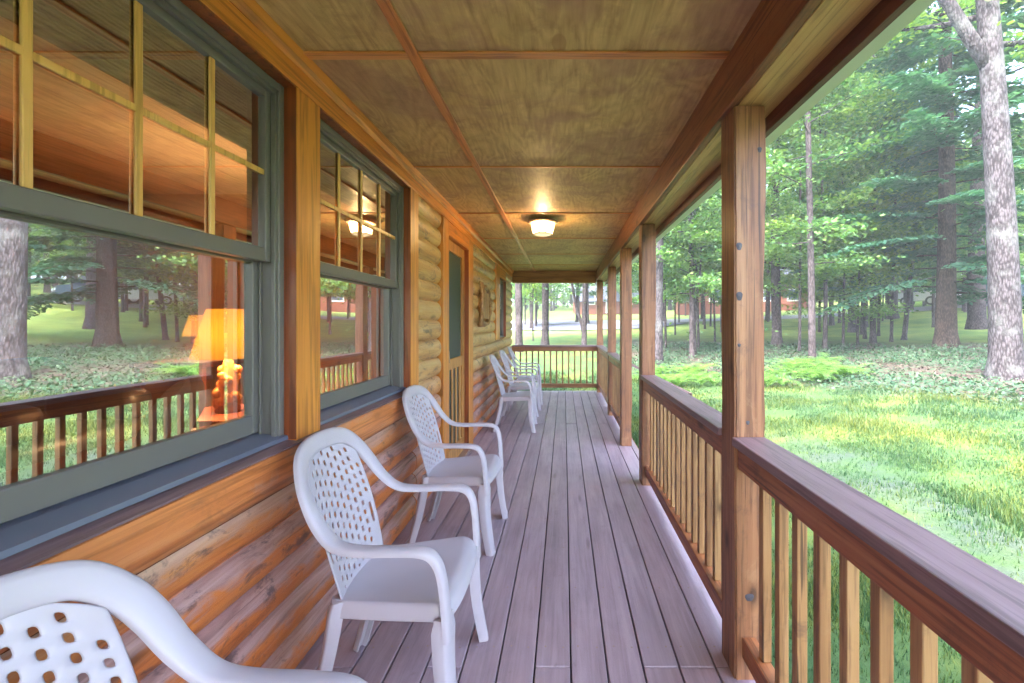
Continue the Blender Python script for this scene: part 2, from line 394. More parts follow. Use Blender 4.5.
def mat_shade():
    t=NT('lit_lamp_shade'); tl=t.n('ShaderNodeBsdfTranslucent'); tl.inputs[0].default_value=(.03,.0125,.0012,1)
    e=t.n('ShaderNodeEmission'); e.inputs[0].default_value=(1,.42,.03,1); e.inputs[1].default_value=.055
    d=t.n('ShaderNodeBsdfDiffuse'); d.inputs[0].default_value=(.5,.28,.08,1)
    a=t.n('ShaderNodeAddShader'); b=t.n('ShaderNodeAddShader'); t.l(tl.outputs[0],a.inputs[0]); t.l(e.outputs[0],a.inputs[1]); t.l(a.outputs[0],b.inputs[0]); t.l(d.outputs[0],b.inputs[1]); t.l(b.outputs[0],t.out.inputs[0]); return t.m
M['lamp_shade']=mat_shade()
M['lamp_base']=plain('amber_lamp_base',(.42,.19,.05),.6,0,0,.3,25)

def mat_bark(name,dark,mid,light,moss=0):
    t=NT(name); v=t.coords()
    vo=t.n('ShaderNodeTexVoronoi',feature='F1'); vo.inputs['Scale'].default_value=1
    n=t.noise(v,6,6,.7); ad=t.n('ShaderNodeVectorMath',operation='ADD'); t.l(t.scaled(v,(34,34,10)),ad.inputs[0]); t.l(n,ad.inputs[1]); t.l(ad.outputs[0],vo.inputs['Vector'])
    f=t.math('ADD',t.math('MULTIPLY',vo.outputs['Distance'],.6),t.math('MULTIPLY',n,.5))
    c=t.ramp(f,[(.30,light),(.5,mid),(.66,dark)])
    lic=t.noise(v,1.8,5,.7); c=t.mix(t.math('MULTIPLY',t.ramp(lic,[(.52,(0,0,0)),(.68,(1,1,1))]),.5),c,(.15,.16,.155) if moss else tuple(x*1.2 for x in light))
    t.bsdf(c,.9,t.math('SUBTRACT',1,vo.outputs['Distance']),.6,.03,0,.2,.2); return t.m
M['bark_pale']=mat_bark('pale_oak_bark',(.022,.019,.021),(.056,.049,.054),(.088,.077,.086),1)
M['bark_grey']=mat_bark('grey_bark',(.02,.016,.017),(.055,.044,.047),(.095,.078,.083))
M['bark_dark']=mat_bark('dark_hemlock_bark',(.018,.013,.011),(.048,.034,.028),(.085,.062,.052))

def mat_leaf(name,c0,c1,c2,trans=.45,rough=.5):
    t=NT(name); g=t.n('ShaderNodeNewGeometry'); oi=t.n('ShaderNodeObjectInfo'); v=t.coords()
    n=t.noise(v,.55,3,.6)
    f=t.math('ADD',t.math('MULTIPLY',g.outputs['Random Per Island'],.5),t.math('ADD',t.math('MULTIPLY',n,.6),t.math('MULTIPLY',oi.outputs['Random'],.25)))
    f=t.math('SUBTRACT',f,.17)
    c=t.ramp(f,[(.2,c0),(.5,c1),(.85,c2)])
    d=t.n('ShaderNodeBsdfPrincipled'); t.l(c,d.inputs['Base Color']); d.inputs['Roughness'].default_value=rough; d.inputs['Specular IOR Level'].default_value=.35
    tl=t.n('ShaderNodeBsdfTranslucent'); t.l(t.mix(1.0,c,(1.0,1.15,.55),'MULTIPLY'),tl.inputs[0])
    mx=t.n('ShaderNodeMixShader'); mx.inputs[0].default_value=trans; t.l(d.outputs[0],mx.inputs[1]); t.l(tl.outputs[0],mx.inputs[2]); t.l(mx.outputs[0],t.out.inputs[0]); return t.m
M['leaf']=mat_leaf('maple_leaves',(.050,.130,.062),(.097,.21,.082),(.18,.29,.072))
M['leaf_light']=mat_leaf('yellow_green_leaves',(.076,.17,.056),(.15,.27,.07),(.255,.35,.08))  # paler, yellower green leaf colour
M['needle']=mat_leaf('hemlock_needles',(.040,.130,.09),(.08,.20,.132),(.125,.26,.145),.45)
M['fern']=mat_leaf('fern_fronds',(.055,.14,.035),(.11,.235,.05),(.19,.32,.065),.4)
M['cover']=mat_leaf('ground_cover_leaves',(.028,.075,.045),(.055,.115,.062),(.09,.155,.08),.3)
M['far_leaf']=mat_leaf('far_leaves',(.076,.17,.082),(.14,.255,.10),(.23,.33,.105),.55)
M['litter']=mat_leaf('fallen_leaves',(.04,.028,.023),(.085,.06,.05),(.14,.105,.09),.1,.8)

def mat_grassblade():
    t=NT('grass_blades'); v=t.coords(False); g=t.n('ShaderNodeNewGeometry')
    n=t.noise(v,.75,4,.6,.3); f=t.math('ADD',t.math('MULTIPLY',n,.8),t.math('MULTIPLY',g.outputs['Random Per Island'],.3)); f=t.math('SUBTRACT',f,.05)
    c=t.ramp(f,[(.33,(.026,.076,.032)),(.5,(.052,.112,.034)),(.66,(.118,.148,.027))])
    d=t.n('ShaderNodeBsdfPrincipled'); t.l(c,d.inputs['Base Color']); d.inputs['Roughness'].default_value=.5; d.inputs['Specular IOR Level'].default_value=.3
    tl=t.n('ShaderNodeBsdfTranslucent'); t.l(c,tl.inputs[0]); mx=t.n('ShaderNodeMixShader'); mx.inputs[0].default_value=.35
    t.l(d.outputs[0],mx.inputs[1]); t.l(tl.outputs[0],mx.inputs[2]); t.l(mx.outputs[0],t.out.inputs[0]); return t.m
M['grass']=mat_grassblade()

def mat_ground():
    t=NT('yard_ground'); v=t.coords(False); sp=t.n('ShaderNodeSeparateXYZ'); t.l(v,sp.inputs[0])
    big=t.noise(v,.75,4,.6,.3); mid=t.noise(v,3.5,6,.7); fine=t.noise(v,26,6,.75)
    gf=t.math('ADD',t.math('MULTIPLY',big,.8),t.math('MULTIPLY',mid,.25)); gf=t.math('SUBTRACT',gf,.03)
    grass=t.ramp(gf,[(.35,(.029,.070,.029)),(.5,(.058,.106,.031)),(.62,(.128,.144,.026)),(.74,(.15,.154,.036))])
    grass=t.mix(t.math('MULTIPLY',t.ramp(fine,[(.4,(1,1,1)),(.6,(0,0,0))]),.5),grass,(.06,.10,.04))
    lit=t.ramp(t.math('ADD',t.math('MULTIPLY',fine,.6),t.math('MULTIPLY',mid,.4)),[(.35,(.04,.028,.025)),(.5,(.09,.065,.062)),(.66,(.15,.118,.112))])
    lit=t.mix(t.ramp(mid,[(.44,(0,0,0)),(.56,(.85,.85,.85))]),lit,(.05,.105,.055))
    ex=t.math('DIVIDE',sp.outputs[0],7.3); ey=t.math('DIVIDE',t.math('SUBTRACT',sp.outputs[1],3),9.6)
    rr=t.math('SQRT',t.math('ADD',t.math('MULTIPLY',ex,ex),t.math('MULTIPLY',ey,ey)))
    rn=t.math('ADD',rr,t.math('MULTIPLY',t.math('SUBTRACT',t.noise(v,.9,5,.65),.5),.35))
    w1=t.ramp(t.math('MULTIPLY',rn,.25),[(.235,(0,0,0)),(.27,(1,1,1)),(.50,(1,1,1)),(.60,(0,0,0))])
    w1=t.math('MULTIPLY',w1,t.ramp(t.math('MULTIPLY',sp.outputs[0],.1),[(.12,(0,0,0)),(.3,(1,1,1))]))
    c=t.mix(w1,grass,lit)
    c=t.mix(t.math('MULTIPLY',t.ramp(t.math('MULTIPLY',rn,.25),[(.50,(0,0,0)),(.62,(1,1,1))]),.75),c,t.ramp(gf,[(.35,(.13,.22,.06)),(.6,(.26,.33,.08))]))  # far lawn colour raised to stand in for sunlight the trees block
    # thin gravel strip beside the porch
    gx=t.math('ADD',sp.outputs[0],t.math('MULTIPLY',t.math('SUBTRACT',mid,.5),1.6))
    gm=t.ramp(t.math('MULTIPLY',gx,.2),[(.44,(0,0,0)),(.52,(.5,.5,.5)),(.64,(.5,.5,.5)),(.72,(0,0,0))])
    gm=t.math('MULTIPLY',gm,t.ramp(sp.outputs[1],[(.0,(1,1,1)),(1,(1,1,1))]))
    grav=t.ramp(fine,[(.35,(.035,.036,.046)),(.55,(.075,.078,.10)),(.7,(.12,.125,.15))])
    yb=t.ramp(t.math('MULTIPLY',sp.outputs[1],.1),[(.50,(1,1,1)),(.70,(0,0,0))])
    c=t.mix(t.math('MULTIPLY',t.math('MULTIPLY',gm,yb),t.ramp(t.noise(v,1.7,4,.6),[(.38,(.1,.1,.1)),(.55,(1,1,1))])),c,grav)
    t.bsdf(c,.95,t.math('ADD',fine,mid),.6,.04,0,.2,.15); return t.m
M['ground']=mat_ground()
M['road']=plain('pale_gravel_road',(.23,.225,.235),.9,0,0,.15,4)
M['driveway']=plain('blue_grey_driveway',(.125,.13,.185),.9,0,0,.15,3)

# ------------------------------------------------------------------ terrain
def tz(x,y):
    a=.085*max(0,x-1.5)+.03*max(0,x-18)
    b=.062*max(0,y-9.5)
    z=-.35+math.hypot(a,b)
    if z>7: z=7+ (z-7)*.25
    r=math.hypot(x,y)
    if r>3: z+=.07*mnoise.noise(Vector((x*.35,y*.35,0)))*min(1,(r-3)/5)
    return z
def axis(lo,hi,fine_lo,fine_hi,step):
    a=list(np.arange(fine_lo,fine_hi,step)); s=step; p=fine_lo
    while p>lo: s*=1.22; p-=s; a.insert(0,p)
    s=step; p=a[-1]
    while p<hi: s*=1.22; p+=s; a.append(p)
    return a
xs=axis(-350,400,-2,18,.4); ys=axis(-350,420,-4,24,.4)
gv=[(x,y,tz(x,y)) for y in ys for x in xs]; nx=len(xs)
gf=[(j*nx+i,j*nx+i+1,(j+1)*nx+i+1,(j+1)*nx+i) for j in range(len(ys)-1) for i in range(nx-1)]
g=MB(); g.add(gv,gf); go=g.build('ground',M['ground'],smooth=True); tag(go,kind='structure')

def PX(px,d): return (px-564)/437*d       # design aid: bearing of a thing at distance d

def strip(name,pts,width,mat,lift=.03):
    m=MB(); L=[];n=60
    P=[Vector(p) for p in pts]; out=[]
    for i in range(n+1):
        t=i/n*(len(P)-1); k=min(int(t),len(P)-2); u=t-k; out.append(P[k].lerp(P[k+1],u))
    for i,p in enumerate(out):
        d=(out[min(i+1,n)]-out[max(i-1,0)]).normalized(); q=Vector((-d.y,d.x))
        for s in (-.5,-.17,.17,.5):
            a=p+q*width*s; L.append((a.x,a.y,tz(a.x,a.y)+lift))
    F=[(i*4+k,i*4+k+1,(i+1)*4+k+1,(i+1)*4+k) for i in range(n) for k in range(3)]
    m.add(L,F); return tag(m.build(name,mat,smooth=True),kind='structure')
strip('road',[(-8,37),(6,37.5),(16,36),(27,31),(38,22),(48,8),(52,-10)],4.2,M['road'],.07)
strip('driveway',[(-6,33),(-1,31.5),(4,32.5),(8,36)],6.0,M['driveway'],.06)

# ------------------------------------------------------------------ porch deck
m=MB(); pitch=.1432
for k in range(-9,6):
    x0=.03+k*pitch; x1=x0+pitch-.006
    cuts=[-2.6]
    if k%3==0: cuts+=[5.9]
    elif k%3==1: cuts+=[-.4,7.1]
    else: cuts+=[1.727]
    if k>=2 and 1.727 not in cuts: cuts.append(1.727); cuts.sort()
    cuts.append(8.78)
    for a,b in zip(cuts[:-1],cuts[1:]):
        dz=random.uniform(-.0012,.0012)
        m.box(max(x0,-1.10),min(x1,.80),a+.0015,b-.0015,-.03+dz,dz,bev=.004)
for yj in np.arange(-.2,8.7,.407):
    for k in range(-9,6):
        for q in (.032,.108):
            xx=.03+k*pitch+q+random.uniform(-.004,.004)
            if -1.05<xx<.72: m.lathe([(.0042,.0022),(.001,.0016)],(xx,yj+random.uniform(-.006,.006),-.0005),8,1)
deck=m.build('deck_floor',[M['deck'],M['lamp_ring']])
tag(deck,kind='structure')
m=MB()
m.box(-1.10,.765,-2.6,8.75,-.26,-.045); 
under=m.build('deck_framing',M['dark']); tag(under,kind='structure')
m=MB(); m.box(.768,.81,-2.6,8.78,-.26,-.004,bev=.004); m.box(-1.1,.766,8.752,8.79,-.26,-.004,bev=.004)
tag(m.build('deck_rim_board',M['rail']),kind='structure')

# ------------------------------------------------------------------ porch roof (ceiling, battens, beam, soffit, gutter)
CZ=2.39
roof=empty('porch_roof',(0,0,CZ)); tag(roof,'varnished plywood porch ceiling with thin battens, red-brown beam and pale gutter','porch roof')
def rb(m,name,mat,smooth=False): 
    o=m.build(name,mat,smooth=smooth); o.parent=roof; o.matrix_parent_inverse=Matrix.Translation((0,0,-CZ)); return o
BY=[-3.24,-2.02,-.79,.43,1.655,2.865,4.08,5.29,6.5,7.7,8.68]
m=MB()
for a,b in zip(BY[:-1],BY[1:]):
    for x0,x1 in ((-1.02,-.578),(-.572,.645)):
        m.box(x0,x1,a+.002,b-.002,CZ,CZ+.012)
rb(m,'ceiling_panel',M['ply'])
m=MB(); m.box(-.597,-.553,-3.2,8.60,CZ-.012,CZ-.001,bev=.003)
rb(m,'batten',M['batten'])
for yb in BY[1:-1]:
    m=MB(); m.box(-.99,-.598,yb-.003,yb+.016,CZ-.009,CZ-.001,bev=.002); m.box(-.552,.628,yb-.003,yb+.016,CZ-.009,CZ-.001,bev=.002)
    if yb<2: m.box(-.99,-.598,yb+.017,yb+.045,CZ-.007,CZ-.001,bev=.002); m.box(-.552,.628,yb+.017,yb+.042,CZ-.007,CZ-.001,bev=.002)
    rb(m,'cross_batten',M['batten_x'])
m=MB(); m.box(.63,.667,-3.2,8.82,2.19,CZ+.01,bev=.004); rb(m,'beam',M['beam'])
m=MB(); m.box(.671,.712,-3.2,8.82,2.194,CZ+.01,bev=.003); rb(m,'beam_ply',M['soffit'])
m=MB(); m.box(.713,.822,-3.2,8.86,2.196,2.21); rb(m,'soffit',M['soffit'])
m=MB(); m.box(.823,.850,-3.2,8.9,2.137,2.33,bev=.002); rb(m,'subfascia',M['fascia'])
m=MB(); m.prism_y([(.852,2.14),(.90,2.14),(.945,2.20),(.952,2.265),(.94,2.27),(.934,2.20),(.896,2.152),(.862,2.152),(.862,2.27),(.852,2.27)],-3.2,8.92); rb(m,'gutter',M['gutter'])
m=MB(); m.box(-1.02,.628,8.60,8.70,2.15,CZ-.002,bev=.004); rb(m,'end_beam',M['beam_x'])
m=MB(); m.prism_y([(.96,2.30),(-5.2,5.0),(-5.2,5.12),(.96,2.42)],-4,9.3); rb(m,'roof_slope',M['roof_shingle'])
m=MB(); m.box(-1.0,.67,8.701,8.74,2.2,2.44); rb(m,'end_fascia',M['fascia'])

# ------------------------------------------------------------------ log house
house=empty('log_house',(0,0,0)); tag(house,'orange log-sided house wall with grey double-hung windows and a wooden screen door','house')
XF=-1.015; XC=-1.03; XG=-1.078
def log_profile(z0,z1,pitch=.1535):
    pr=[]; k0=math.floor(z0/pitch)-1
    z=z0; n=int((z1-z0)/.0085)+1
    for i in range(n+1):
        z=z0+(z1-z0)*i/n; u=(z/pitch)%1.0
        s=abs(2*u-1); d=math.sqrt(max(0,1-s**2.3)) if s<1 else 0
        pr.append((XG+(XC-XG)*d,z))
    return pr
def log_panel(m,y0,y1,z0,z1):
    pr=log_profile(z0,z1); n=len(pr); ny=max(2,int((y1-y0)/.12)); vs=[];fs=[]
    for j in range(ny+1):
        y=y0+(y1-y0)*j/ny
        for x,z in pr:
            w=.004*mnoise.noise(Vector((math.floor(z/.1535)*5.3,y*1.1,0)))+.0015*mnoise.noise(Vector((z*20,y*6,3)))
            vs.append((x+w,y,z))
    for j in range(ny):
        for i in range(n-1):
            fs.append((j*n+i,j*n+i+1,(j+1)*n+i+1,(j+1)*n+i))
    # returns at both ends
    b=len(vs)
    for j in (0,ny):
        y=y0 if j==0 else y1
        base=len(vs)
        for x,z in pr: vs.append((XG-.06,y,z))
        for i in range(n-1): fs.append((j*n+i,j*n+i+1,base+i+1,base+i))
    m.add(vs,fs)
m=MB()
log_panel(m,-2.8,3.055,-.03,.745)
log_panel(m,3.065,3.665,-.03,2.262)
log_panel(m,4.925,6.565,-.03,2.262)
log_panel(m,6.57,7.66,-.03,1.10)
log_panel(m,7.665,8.71,-.03,2.262)
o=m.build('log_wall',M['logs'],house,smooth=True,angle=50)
m=MB()   # solid sheathing behind the logs, around the openings
for y0,y1,z0,z1 in ((-2.8,.58,.0,2.4),(.58,1.67,0,.90),(.58,1.67,2.275,2.4),(1.67,1.81,0,2.4),(1.81,2.91,0,.90),(1.81,2.91,2.275,2.4),(2.91,3.86,0,2.4),(3.86,4.68,2.14,2.4),(4.68,6.92,0,2.4),(6.92,7.66,0,1.12),(6.92,7.66,2.09,2.4),(7.66,8.66,0,2.4)):
    m.box(-1.19,-1.083,y0,y1,z0,z1)
m.build('sheathing',M['jamb'],house)
m=MB(); log=[]
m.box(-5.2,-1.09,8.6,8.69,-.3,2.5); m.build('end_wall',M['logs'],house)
# apron log below the windows + sloped stool
m=MB(); m.prism_y([(-1.09,.752),(-1.035,.752),(-1.014,.775),(-1.006,.81),(-1.006,.86),(-1.014,.893),(-1.03,.902),(-1.09,.905)],-2.8,3.06); m.build('apron_log',M['apron'],house,smooth=True,angle=40)
m=MB(); m.prism_y([(-1.09,.907),(-1.0,.904),(-.998,.911),(-1.09,.922)],-2.8,3.05); m.build('sill_board',M['cap'],house)
# header trim + crown
m=MB(); m.box(XF-.06,XF,-2.8,8.60,2.262,2.372,bev=.003); m.build('header_trim',M['trim'],house)
m=MB(); m.prism_y([(-1.014,2.335),(-1.008,2.335),(-.992,2.352),(-.988,2.376),(-.985,2.3885),(-1.014,2.3885)],-2.8,8.60); m.build('crown_strip',M['trim'],house)
def casing(y0,y1,z0,z1,nm='casing'):
    m=MB(); m.box(XF-.075,XF-.002,y0,y1,z0,z1,bev=.004); return m.build(nm,M['trim_v'],house)
casing(1.661,1.825,.912,2.261); casing(2.90,3.06,.912,2.261); casing(.42,.588,.912,2.261)
casing(3.69,3.868,0,2.261); casing(4.672,4.90,0,2.261); casing(6.57,6.925,1.105,2.261)
m=MB(); m.box(XF-.075,XF-.004,3.869,4.671,2.14,2.26,bev=.003); m.build('door_head',M['trim'],house)
m=MB(); m.box(XF-.075,XF-.004,6.926,7.66,2.09,2.26,bev=.003); m.build('window_head',M['trim'],house)

def window(y0,y1,z0,z1,full=True,label=None):
    w=empty('window',(0,0,0)); w.parent=house
    if label: w['label']=label
    m=MB()   # wood liner
    m.box(-1.088,XF-.003,y1-.0005,y1+.0005+.012,z0,z1); m.box(-1.088,XF-.003,y0-.0125,y0,z0,z1); m.box(-1.088,XF-.003,y0,y1,z1-.008,z1+.001)
    m.build('jamb',M['jamb'],w)
    m=MB(); F=.03   # outer frame with stepped tracks
    for ya,yb in ((y0,y0+F),(y1-F,y1)):
        m.box(-1.185,-1.062,ya,yb,z0,z1,bev=.003)
    m.box(-1.185,-1.062,y0+F,y1-F,z1-F-.008,z1-.009,bev=.003)
    for s,yy in ((1,y0+F),(-1,y1-F)):
        ya,yb=sorted((yy,yy+s*.012)); m.box(-1.086,-1.070,ya,yb,z0,z1-F,bev=.002); m.box(-1.132,-1.124,ya,yb,z0,z1-F,bev=.002)
    m.box(-1.086,-1.070,y0+F,y1-F,z1-F-.022,z1-F-.008,bev=.002)
    m.build('frame',M['frame'],w)
    m=MB(); m.prism_y([(-1.185,z0+.012),(-1.185,z0+.035),(-1.12,z0+.03),(-1.048,z0+.016),(-1.046,z0+.002),(-1.10,z0+.002)],y0+.002,y1-.002); m.build('sill',M['sillmetal'],w)
    zm=(z0+z1)/2
    def sash(name,xa,xb,za,zb,rt,rbm,st):
        m=MB(); a,b=y0+F+.004,y1-F-.004
        m.box(xa,xb,a,a+st,za,zb,bev=.004); m.box(xa,xb,b-st,b,za,zb,bev=.004)
        m.box(xa,xb,a+st,b-st,zb-rt,zb,bev=.004); m.box(xa,xb,a+st,b-st,za,za+rbm,bev=.004)
        xm=(xa+xb)/2   # glazing bead
        return m.build(name,M['frame'],w),(a+st,b-st,za+rbm,zb-rt,xm)
    s1,g1=sash('upper_sash',-1.122,-1.088,zm-.005,z1-F-.012,.035,.05,.032)
    s2,g2=sash('lower_sash',-1.168,-1.134,z0+.036,zm+.035,.045,.07,.034)
    for (a,b,c,d,xm) in (g1,g2):
        m=MB(); m.box(xm-.003,xm+.003,a-.004,b+.004,c-.004,d+.004); m.build('glass',M['glass'],w)
    if full:
        a,b,c,d,xm=g1; m=MB(); n=4
        for k in range(1,n):
            yy=a+(b-a)*k/n; m.box(xm+.0045,xm+.013,yy-.010,yy+.010,c,d,bev=.003)
        m.box(xm+.0042,xm+.0125,a,b,(c+d)/2-.010,(c+d)/2+.010,bev=.003)
        m.build('muntin',M['muntin'],w)
    return w
window(.59,1.66,.918,2.262,True,'nearest grey window with lamp glowing behind its lower pane')
window(1.826,2.899,.918,2.262,True,'middle grey window mirroring the lit porch light')
window(6.926,7.655,1.12,2.09,False,'small far window above the far chairs')

# screen door
door=empty('screen_door',(0,0,0)); door.parent=house
y0,y1=3.87,4.67; zt=2.135
m=MB(); XD=-1.062
m.box(XD-.035,XD,y0+.004,y0+.10,.01,zt,bev=.004); m.box(XD-.035,XD,y1-.10,y1-.004,.01,zt,bev=.004)
m.box(XD-.035,XD,y0+.10,y1-.10,zt-.10,zt,bev=.004); m.box(XD-.035,XD,y0+.10,y1-.10,.92,1.02,bev=.004); m.box(XD-.035,XD,y0+.10,y1-.10,.01,.17,bev=.004)
m.build('door_frame',M['doorwood'],door)
m=MB(); m.box(XD-.024,XD-.02,y0+.10,y1-.10,.17,zt-.10); m.build('screen',M['screen'],door)
m=MB()
for k in range(4):
    yy=y0+.10+(y1-y0-.2)*(k+.5)/4; m.box(XD-.018,XD-.006,yy-.028,yy+.028,.17,.92,bev=.003)
m.build('slat',M['doorwood'],door)
m=MB(); m.tube([(XD+.0,y0+.055,1.0),(XD+.03,y0+.055,1.0),(XD+.03,y0+.055,1.10),(XD,y0+.055,1.10)],.007,8); m.build('handle',M['lamp_ring'],door,smooth=True)
m=MB(); m.box(-1.088,XF-.003,y1+.0002,y1+.012,0,zt+.006); m.box(-1.088,XF-.003,y0-.012,y0-.0002,0,zt+.006); m.build('door_jamb',M['jamb'],door)
m=MB(); m.box(-1.19,-1.12,y0-.01,y1+.01,0,2.14); m.build('inner_door',M['jamb'],door)
m=MB(); m.box(-1.10,-1.0,y0,y1,.001,.022,bev=.003); m.build('threshold',M['lamp_ring'],door)

# ------------------------------------------------------------------ the room behind the windows
def struct(name,mat,*boxes):
    m=MB()
    for b in boxes: m.box(*b)
    return tag(m.build(name,mat),kind='structure')
struct('room_floor',M['room_floor'],(-5.0,-1.195,-2.8,3.6,.30,.34))
struct('room_ceiling',M['room_ceiling'],(-5.0,-1.195,-2.8,3.6,2.42,2.46))
struct('room_wall',M['room_wall'],(-5.06,-5.0,-2.8,3.6,.3,2.46),(-5.0,-1.19,3.6,3.66,.3,2.46),(-5.0,-1.19,-2.86,-2.8,.3,2.46))
def blind(y0,y1,label):
    m=MB(); m.box(-1.232,-1.21,y0,y1,2.06,2.27); b=empty('window_blind',(-1.22,(y0+y1)/2,2.06)); 
    o=m.build('slat_panel',M['bamboo']); o.parent=b; o.matrix_parent_inverse=b.matrix_basis.inverted()
    m=MB(); m.tube([(-1.235,y0,2.065),(-1.235,y1,2.065)],.028,12); o=m.build('roll',M['bamboo'],smooth=True); o.parent=b; o.matrix_parent_inverse=b.matrix_basis.inverted()
    tag(b,label,'blind')
blind(.52,1.74,'woven brown blind rolled up inside the nearest window')
blind(1.80,2.95,'woven brown blind rolled up inside the middle window')
# table lamp on a side table
lx,ly=-2.12,2.76
def table_lamp(x,y,z,s,label):
    t=empty('table_lamp',(x,y,z)); tag(t,label,'lamp')
    m=MB(); m.lathe([(.105*s,.36*s),(.11*s,.362*s),(.185*s,.66*s),(.18*s,.66*s),(.10*s,.365*s)],n=32,close=False)
    # shade: wide at the bottom
    m=MB(); m.lathe([(.20*s,.36*s),(.115*s,.68*s)],n=36,close=False); m.build('lamp_shade',M['lamp_shade'],t,smooth=True)
    m=MB()
    for k in range(26):
        a=random.uniform(0,6.28); h=random.uniform(.03,.31)*s; r=.055*s*(1.15-abs(h/s-.15)*2)
        c=(r*math.cos(a),r*math.sin(a),h)
        pr=[(.03*s*math.sin(q),.03*s*math.cos(q)) for q in np.linspace(math.pi-.01,.01,6)]
        m.lathe(pr,c,10)
    m.lathe([(.07*s,0),(.075*s,.02*s),(.05*s,.06*s),(.055*s,.2*s),(.03*s,.32*s),(.012*s,.40*s)],n=16)
    m.build('lamp_base',M['lamp_base'],t,smooth=True)
    m=MB(); m.lathe([(.001,.46*s),(.03*s,.49*s),(.035*s,.53*s),(.001,.57*s)],n=12); m.build('bulb',M['bulb'],t,smooth=True)
    return t
table_lamp(lx,ly,.80,.95,'amber table lamp with glowing orange shade nearest the window edge')
table_lamp(-2.80,3.35,1.08,.5,'smaller glowing lamp behind the amber table lamp')
def side_table(x,y,h,label):
    t=empty('side_table',(x,y,.34)); tag(t,label,'table')
    m=MB(); m.box(-.26,.26,-.26,.26,h-.34-.035,h-.34,bev=.006); m.build('table_top',M['room_floor'],t)
    for sx in (-1,1):
        for sy in (-1,1):
            m=MB(); m.box(sx*.22-.02,sx*.22+.02,sy*.22-.02,sy*.22+.02,0,h-.34-.036,bev=.004); m.build('leg',M['room_floor'],t)
side_table(lx,ly,.80,'dark wooden side table under the amber lamp'); side_table(-2.80,3.33,1.08,'small wooden table under the rear lamp')
def couch(name,x0,x1,y0,y1,mat,label,cat,back='x'):
    t=empty(name,((x0+x1)/2,(y0+y1)/2,.34)); tag(t,label,cat); cx,cy=(x1-x0)/2,(y1-y0)/2
    m=MB(); m.box(-cx,cx,-cy,cy,.06,.40,bev=.05); m.build('seat',mat,t,smooth=True,angle=60)
    m=MB()
    if back=='x': m.box(-cx,-cx+.24,-cy,cy,.41,.80,bev=.07)
    else: m.box(-cx,cx,cy-.24,cy,.41,.80,bev=.07)
    m.build('backrest',mat,t,smooth=True,angle=60)
    for s in (-1,1):
        m=MB()
        if back=='x': m.box(-cx+.25,cx,s*(cy-.1)-.1,s*(cy-.1)+.1,.41,.60,bev=.06)
        else: m.box(s*(cx-.1)-.1,s*(cx-.1)+.1,-cy,cy-.25,.41,.60,bev=.06)
        m.build('armrest',mat,t,smooth=True,angle=60)
    return t
couch('sofa',-3.3,-2.2,-.6,1.6,M['sofa'],'brown sofa seen through the nearest window','sofa')
couch('armchair',-3.5,-2.7,2.1,2.9,M['leather'],'dark leather armchair beside the amber lamp','armchair')
def cushion(x,y,z,rz,tilt,label):
    m=MB(); n=12; vs=[];fs=[]
    for sgn in (1,-1):
        b=len(vs)
        for j in range(n+1):
            for i in range(n+1):
                u=i/n*2-1; w=j/n*2-1; h=.05*((1-u**4)*(1-w**4))**.5
                vs.append((sgn*h,u*.14*(1-.06*(1-abs(w))),w*.13*(1-.06*(1-abs(u)))))
        for j in range(n):
            for i in range(n): fs.append((b+j*(n+1)+i,b+j*(n+1)+i+1,b+(j+1)*(n+1)+i+1,b+(j+1)*(n+1)+i))
    m.add(vs,fs); o=m.build('cushion',M['cream'],smooth=True); o.location=(x,y,z); o.rotation_euler=(R(25),R(tilt),rz); tag(o,label,'cushion')
cushion(-1.74,1.90,.95,.6,25,'cream cushion leaning left below the lamp in the near window'); cushion(-1.82,2.10,.95,.9,20,'second cream cushion leaning toward the amber lamp')
t=empty('low_table',(-1.70,1.65,.34)); tag(t,'red-brown low table holding cream cushions behind the nearest window','table')
m=MB(); m.box(-.30,.30,-1.0,.55,.44,.49,bev=.006); m.build('table_top',M['room_floor'],t)
for sx in (-.26,.26):
    for sy in (-.95,.5):
        m=MB(); m.box(sx-.02,sx+.02,sy-.02,sy+.02,0,.439); m.build('leg',M['room_floor'],t)
# real lamp light in the room
def point(name,loc,power,col,rad):
    l=bpy.data.lights.new(name,'POINT'); l.energy=power; l.color=col; l.shadow_soft_size=rad
    o=bpy.data.objects.new(name,l); COL.objects.link(o); o.location=loc; return o
point('lamp_light',(lx,ly,1.27),9.0,(1,.66,.32),.08)
point('rear_lamp_light',(-2.80,3.35,1.30),1.0,(1,.7,.4),.06)

